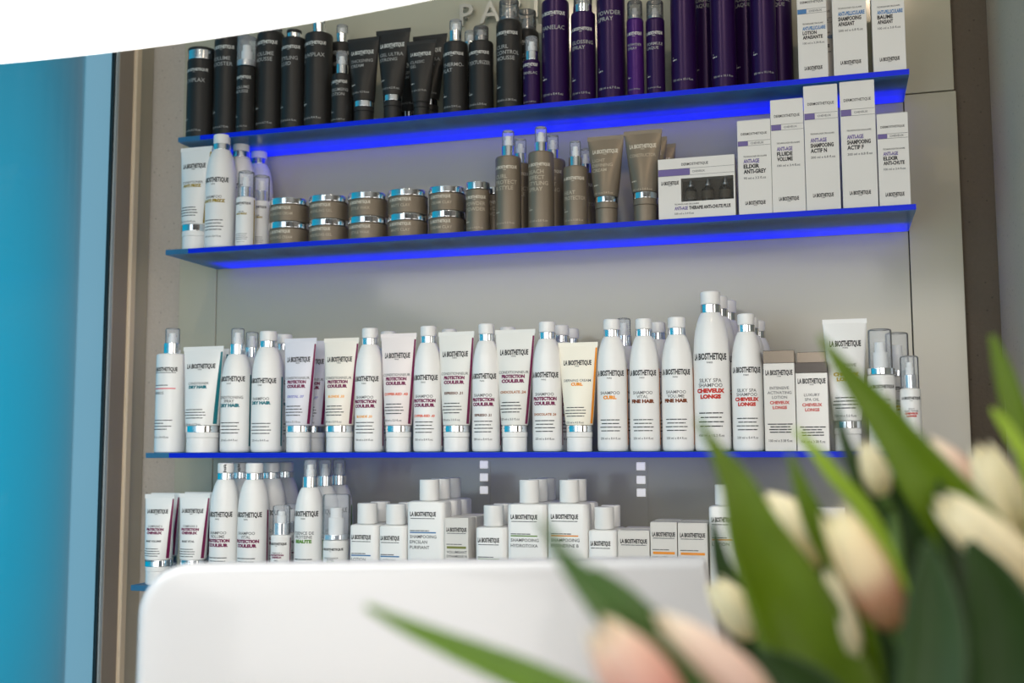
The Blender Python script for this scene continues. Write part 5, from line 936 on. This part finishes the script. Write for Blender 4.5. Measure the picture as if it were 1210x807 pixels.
for s in (1, 2, 3, 4):
    z, dp = SHELF_Z[s], SHELF_D[s]
    t = thing('glass_shelf', (0, 0, z - TH), SHELF_LABEL[s], 'shelf', 'blue lit glass shelves')
    obj('glass', box(XL, XR, -dp + .0005, -0.0006, 0, TH, .0006), 'shelf_glass', t, False)
    obj('front_edge_glow', box(XL + .045, XR, -dp, -dp + .0005, .0004, TH - .0004), 'edge_glow_blue', t, False)
    for q, (y0, y1) in enumerate(((-.017, -.0032), (-.040, -.024), (-.068, -.050))):
        obj('led_glow_strip', box(XL + .03, XR - .004, y0, y1, TH * .52, TH * .66), ('led_glow_blue_%d' if s < 3 else 'led_glow_dim_%d') % q, t, False)  # rear strip is the LED; the two ahead are added to spread its glow
    obj('added_reflector', merge(box(XL + .001, XR - .001, -0.095, -0.0012, TH * .80, TH * .90), box(XL + .001, XR - .001, -0.0026, -0.0012, TH * .06, TH * .80)), 'added_reflector_white', t, False)  # added inside the glass to keep blue light off wall and products

# glowing squares imitate lights mirrored in the wall panel, between the two lower shelves
mat('reflection_white', (250, 250, 246), 0.3, emit=(255, 252, 244), emit_s=0.45)
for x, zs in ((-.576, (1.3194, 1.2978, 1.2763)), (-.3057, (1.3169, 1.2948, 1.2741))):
    t = thing('reflection_strip', (x, 0, 1.14), 'grey strip of glowing squares for mirrored lights behind the lower bottles, ' + ('left' if x < -.5 else 'right') + ' one of two', 'reflection', 'mirrored light squares')
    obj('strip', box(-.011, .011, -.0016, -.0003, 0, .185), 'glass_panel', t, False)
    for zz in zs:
        obj('reflection_square', box(-.0072, .0072, -.0024, -.0016, zz - 1.14 - .0064, zz - 1.14 + .0064, .0004), 'reflection_white', t, False)

# raised metal letters above the top shelf
mat('letter_metal', (176, 174, 166), 0.35, metal=.55)
sg = thing('wall_sign', (-0.5588, -.0003, 2.094), 'raised pale metal letters on the wall panel above the top shelf', 'sign')
for ch, x in (('P', -.6029), ('A', -.5588), ('R', -.5106), ('I', -.4753), ('S', -.4400)):
    vs, fs, W = glyphs(ch, 0)
    H = .0393; n0 = len(vs)
    xo = x + .5588 - W * H / 2
    V = [(xo + a * H, -.016, b * H) for a, b in vs] + [(xo + a * H, -.010, b * H) for a, b in vs]
    F = [tuple(f) for f in fs] + [tuple(i + n0 for i in reversed(f)) for f in fs]
    cnt = {}
    for f in fs:
        for a, b in zip(f, f[1:] + f[:1]):
            k = (min(a, b), max(a, b)); cnt.setdefault(k, []).append((a, b))
    for k, e in cnt.items():
        if len(e) == 1: a, b = e[0]; F.append((b, a, a + n0, b + n0))
    l = obj('letter', (V, F), 'letter_metal', sg, False)
    obj('standoff', box(xo + W * H * .3, xo + W * H * .3 + .003, -.0101, 0.0, H * .05 + .012, H * .05 + .015) if ch not in 'I' else box(xo + .0004, xo + .003, -.0101, 0, .015, .018), 'letter_metal', l, False)

# ------------------------------------------------------------------ products
for d in PRODUCTS:
    build(d)

# ------------------------------------------------------------------ luminous pendant over the desk
mat('lamp_diffuser', (250, 250, 248), 0.6, emit=(255, 252, 246), emit_s=LAMP_STRENGTH)
mat('lamp_body', (236, 236, 234), 0.5)
LC, LR, LZ = (-0.680, -2.940), 2.064, 1.7455
def lens(inset):
    R = LR - inset
    a0, a1 = math.radians(67), math.radians(104)
    P = [(LC[0] + R * math.cos(a0 + (a1 - a0) * i / 30), LC[1] + R * math.sin(a0 + (a1 - a0) * i / 30)) for i in range(31)]
    yb = min(P[0][1], P[-1][1]) - .58 + inset * 2
    Q = [(x, yb - (y - min(P[0][1], P[-1][1])) * .8) for x, y in reversed(P)]
    return P + Q
oa, ia = lens(0), lens(.012)
lamp = thing('pendant_lamp', (-.62, -1.2, LZ), 'large glowing white oval lamp filling the top left corner', 'lamp')
rel = lambda P, z: [(x + .62, y + 1.2, z) for x, y in P]
obj('diffuser', loft([rel(ia, 0.0), rel(oa, .006), rel(oa, .055)]), 'lamp_diffuser', lamp, False)
obj('housing', loft([rel(ia, .0551), rel(ia, .085)]), 'lamp_body', lamp, False)
for x in (-.95, -.35):
    obj('cable', tube_path([(x + .62, .0, .084), (x + .62, .0, .999)], .0015, 8), 'gasket', lamp)

# ------------------------------------------------------------------ desk, white panel
mat('desk_peach', (214, 186, 156), 0.35, vary=.01)  # peach tone chosen so the unseen desk bounces warm light onto the panel
mat('panel_white', (196, 196, 198), 0.30, coat=0.4)
desk = thing('reception_desk', (-.25, -1.0, 0), 'unseen reception desk, peach for warm bounce, below the photograph carrying the panel and tulips', 'desk')
obj('desktop', box(-.75, .62, -.36, .36, .86, .90, .004), 'desk_peach', desk, False)
for x in (-.70, .54):
    obj('side_panel', box(x, x + .03, -.33, .33, 0, .86, .002), 'desk_peach', desk, False)
obj('front_panel', box(-.67, .54, .30, .325, .08, .86, .002), 'desk_peach', desk, False)

PA, PU = Vector((-0.5539, -0.9215)), Vector((0.931, 0.365))
def panel():
    z1 = 1.2455
    L, Rt = PANEL_L, PANEL_R
    def outline(i):
        pts = []
        r = max(.002, PANEL_RAD - i)
        cx, cz = L + i + r, z1 - i - r
        pts.append((L + i + PANEL_BL, .9001))
        for k in range(13):
            a = math.radians(180 - 7.5 * k); pts.append((cx + r * math.cos(a) * 1.0, cz + r * math.sin(a)))
        r2 = max(.0015, .006 - i)
        for k in range(7):
            a = math.radians(90 - 13 * k); pts.append((Rt - i - r2 + r2 * math.cos(a), z1 + .0 - i - r2 + r2 * math.sin(a)))
        pts.append((Rt - i + PANEL_BR, .9001))
        return pts
    N = Vector((PU.y, -PU.x))
    def ringat(i, depth):
        return [(PU.x * u + N.x * -depth, PU.y * u + N.y * -depth, z) for u, z in outline(i)]
    b = .010; T = .026
    rings = []
    for k in range(6):
        a = math.radians(18 * k); rings.append(ringat(b * (1 - math.sin(a)), b * (1 - math.cos(a))))
    for k in range(6):
        a = math.radians(18 * k); rings.append(ringat(b * .6 * (1 - math.cos(a)), T - b * .6 * (1 - math.sin(a))))
    o = obj('desk_screen', loft(rings), 'panel_white', None, True, (PA.x, PA.y, 0))
    o['label'] = 'white glossy upright panel with rounded corner in front of the lowest shelf'; o['category'] = 'panel'
panel()

# ------------------------------------------------------------------ tulips in a vase
def leafmat(name, rgb, tr):
    m = bpy.data.materials.new(name); m.use_nodes = True
    nt = m.node_tree; b = nt.nodes['Principled BSDF']; out = nt.nodes['Material Output']
    b.inputs['Roughness'].default_value = .42
    tc = nt.nodes.new('ShaderNodeTexCoord'); nz = nt.nodes.new('ShaderNodeTexNoise'); nz.inputs['Scale'].default_value = 40
    c = lin(rgb)
    mx = nt.nodes.new('ShaderNodeMix'); mx.data_type = 'RGBA'
    mx.inputs['A'].default_value = tuple(x * .8 for x in c) + (1,); mx.inputs['B'].default_value = tuple(x * 1.2 for x in c) + (1,)
    nt.links.new(tc.outputs['Object'], nz.inputs['Vector']); nt.links.new(nz.outputs['Fac'], mx.inputs['Factor'])
    nt.links.new(mx.outputs['Result'], b.inputs['Base Color'])
    t = nt.nodes.new('ShaderNodeBsdfTranslucent'); t.inputs[0].default_value = tuple(min(1, x * 1.6) for x in c) + (1,)
    ms = nt.nodes.new('ShaderNodeMixShader'); ms.inputs[0].default_value = tr
    nt.links.new(b.outputs[0], ms.inputs[1]); nt.links.new(t.outputs[0], ms.inputs[2]); nt.links.new(ms.outputs[0], out.inputs[0])
    MATS[name] = m
leafmat('leaf_l', (98, 124, 6), .3)
leafmat('leaf_m', (108, 142, 40), .3)
leafmat('leaf_y', (160, 184, 58), .35)
leafmat('leaf_g', (84, 114, 56), .2)
leafmat('leaf_d', (44, 70, 22), .2)  # leaves deep in the bouquet, their shade put into the colour
leafmat('stem_green', (84, 112, 48), .1)

def petalmat(name, stops):
    m = bpy.data.materials.new(name); m.use_nodes = True
    nt = m.node_tree; b = nt.nodes['Principled BSDF']; out = nt.nodes['Material Output']
    b.inputs['Roughness'].default_value = .5
    uv = nt.nodes.new('ShaderNodeTexCoord'); sp = nt.nodes.new('ShaderNodeSeparateXYZ'); rp = nt.nodes.new('ShaderNodeValToRGB')
    nt.links.new(uv.outputs['UV'], sp.inputs[0]); nt.links.new(sp.outputs['Y'], rp.inputs['Fac'])
    e = rp.color_ramp.elements
    e[0].position, e[0].color = stops[0][0], lin(stops[0][1]) + (1,)
    e[1].position, e[1].color = stops[-1][0], lin(stops[-1][1]) + (1,)
    for pz, c in stops[1:-1]:
        q = e.new(pz); q.color = lin(c) + (1,)
    nt.links.new(rp.outputs['Color'], b.inputs['Base Color'])
    t = nt.nodes.new('ShaderNodeBsdfTranslucent'); nt.links.new(rp.outputs['Color'], t.inputs[0])
    ms = nt.nodes.new('ShaderNodeMixShader'); ms.inputs[0].default_value = .45
    nt.links.new(b.outputs[0], ms.inputs[1]); nt.links.new(t.outputs[0], ms.inputs[2]); nt.links.new(ms.outputs[0], out.inputs[0])
    MATS[name] = m
petalmat('petal_cream', [(0, (222, 212, 150)), (.3, (248, 236, 200)), (1, (254, 248, 224))])
petalmat('petal_blush', [(0, (226, 204, 168)), (.35, (244, 216, 200)), (.75, (250, 232, 216)), (1, (254, 246, 228))])
petalmat('petal_rose', [(0, (222, 170, 140)), (.45, (240, 186, 168)), (.8, (248, 220, 200)), (1, (252, 242, 216))])
petalmat('petal_pink', [(0, (190, 146, 96)), (.32, (220, 168, 132)), (.52, (248, 230, 192)), (1, (255, 248, 214))])

def petal(head, B, A, L, R, phi, scale, opn, m):
    X = A.orthogonal().normalized(); Y = A.cross(X)
    nu, nv = 8, 14
    vs, fs, uv = [], [], []
    for j in range(nv + 1):
        v = j / nv
        if v < .42: rr = math.sqrt(max(0, 1 - (1 - v / .42) ** 2)) * .97 + .03
        else:
            q = (v - .42) / .58; rr = 1 - (1 - (.30 + opn * 2)) * (q ** 1.8)
        wd = .88 * (max(0, math.sin(PI * min(1, .10 + v * .90))) ** .55) + .02
        for i in range(nu + 1):
            u = -1 + 2 * i / nu
            a = phi + u * wd
            rad = R * scale * rr * (1 + .05 * u * u)
            P = B + A * (L * (v + .02 * (1 - u * u) * v)) + (X * math.cos(a) + Y * math.sin(a)) * rad
            vs.append(tuple(P)); uv.append((i / nu, v))
    for j in range(nv):
        for i in range(nu):
            k = j * (nu + 1) + i; fs.append((k, k + 1, k + nu + 2, k + nu + 1))
    o = obj('petal', (vs, fs), m, head)
    l = o.data.uv_layers.new(name='uv')
    for lp in o.data.loops: l.data[lp.index].uv = uv[lp.vertex_index]
    s = o.modifiers.new('thickness', 'SOLIDIFY'); s.thickness = .0006; s.offset = 0

def leaf(parent, base, twist, pts, m):
    P = catmull(pts, 6)
    hint = Vector((0.15, -1, 0.15)).normalized()
    nu = 6; vs, fs = [], []
    for k, p in enumerate(P):
        c = Vector(p[:3]); a = Vector(P[max(k - 1, 0)][:3]); b = Vector(P[min(k + 1, len(P) - 1)][:3])
        T = (b - a).normalized()
        S = T.cross(hint).normalized(); N = S.cross(T).normalized()
        q = Matrix.Rotation(math.radians(twist) * (.5 + .5 * k / len(P)), 3, T); S = q @ S; N = q @ N
        hw = max(p[3], .0004) / max(.75, math.cos(math.radians(twist)))
        for i in range(nu + 1):
            u = -1 + 2 * i / nu
            vs.append(tuple(c + S * hw * u * (1 - .06 * u * u) + N * hw * .30 * (u * u - .4) - base))
    for k in range(len(P) - 1):
        for i in range(nu):
            j = k * (nu + 1) + i; fs.append((j, j + 1, j + nu + 2, j + nu + 1))
    o = obj('leaf', (vs, fs), m, parent)
    s = o.modifiers.new('thickness', 'SOLIDIFY'); s.thickness = .0009; s.offset = 0

VX, VY, VZ = VASE
mat('vase_ceramic', (226, 224, 218), 0.25, coat=.4)
vase = thing('flower_vase', (VX, VY, .90), 'pale round vase holding the tulips on the reception desk', 'vase')
obj('body', lathe([(0, 0), (.05, 0), (.062, .004), (.075, .06), (.078, .11), (.070, .17), (.058, .215), (.056, .245), (.053, .245), (.055, .215), (.066, .17), (.072, .11), (.068, .06), (.05, .012), (0, .012)], 48), 'vase_ceramic', vase)
for n_, (tip, bs, R, opn, kind, lab, lvs) in enumerate(TULIPS):
    base = Vector((VX + .024 * math.cos(n_ * 2.4), VY + .024 * math.sin(n_ * 2.4), .9125))
    t = thing('tulip', base, lab, 'tulip', 'tulips in the bouquet')
    B, Tp = Vector(bs), Vector(tip)
    ax = (Tp - B); L = ax.length; A = ax / L
    mouth = Vector((VX + .034 * math.cos(n_ * 2.4 + .6), VY + .034 * math.sin(n_ * 2.4 + .6), VZ - .005))
    d1 = B - A * L * .55
    pts = [tuple(v - base) for v in (base, (base + mouth) / 2, mouth, mouth.lerp(d1, .5) + Vector((0, 0, .006)), d1, B - A * L * .1, B + A * .002)]
    obj('stem', tube_path(catmull(pts, 5), .0036, 10), 'stem_green', t)
    for k in range(6):
        petal(t, B - base, A, L * (1.0 if k % 2 else .97), R, k * PI / 3 + n_, 1.0 if k % 2 else .90, opn, 'petal_' + kind)
    for tw, co, lp in lvs:
        leaf(t, base, tw, lp, 'leaf_' + co)

# recessed ceiling spots that carry the two warm lights
for x, y in ((-.75, -1.55), (.15, -1.45)):
    t = thing('downlight', (x, y, 2.75), 'small round recessed ceiling light above the desk, ' + ('left' if x < -.3 else 'right') + ' one', 'downlight', 'ceiling downlights')
    obj('trim_ring', lathe([(.042, -.004), (.050, -.004), (.050, 0.0), (.042, 0.0), (.042, -.004)], 32), 'lamp_body', t)
    obj('lens', lathe([(0, -.0015), (.042, -.0015), (.042, -.0005), (0, -.0005)], 32), 'lamp_diffuser', t)
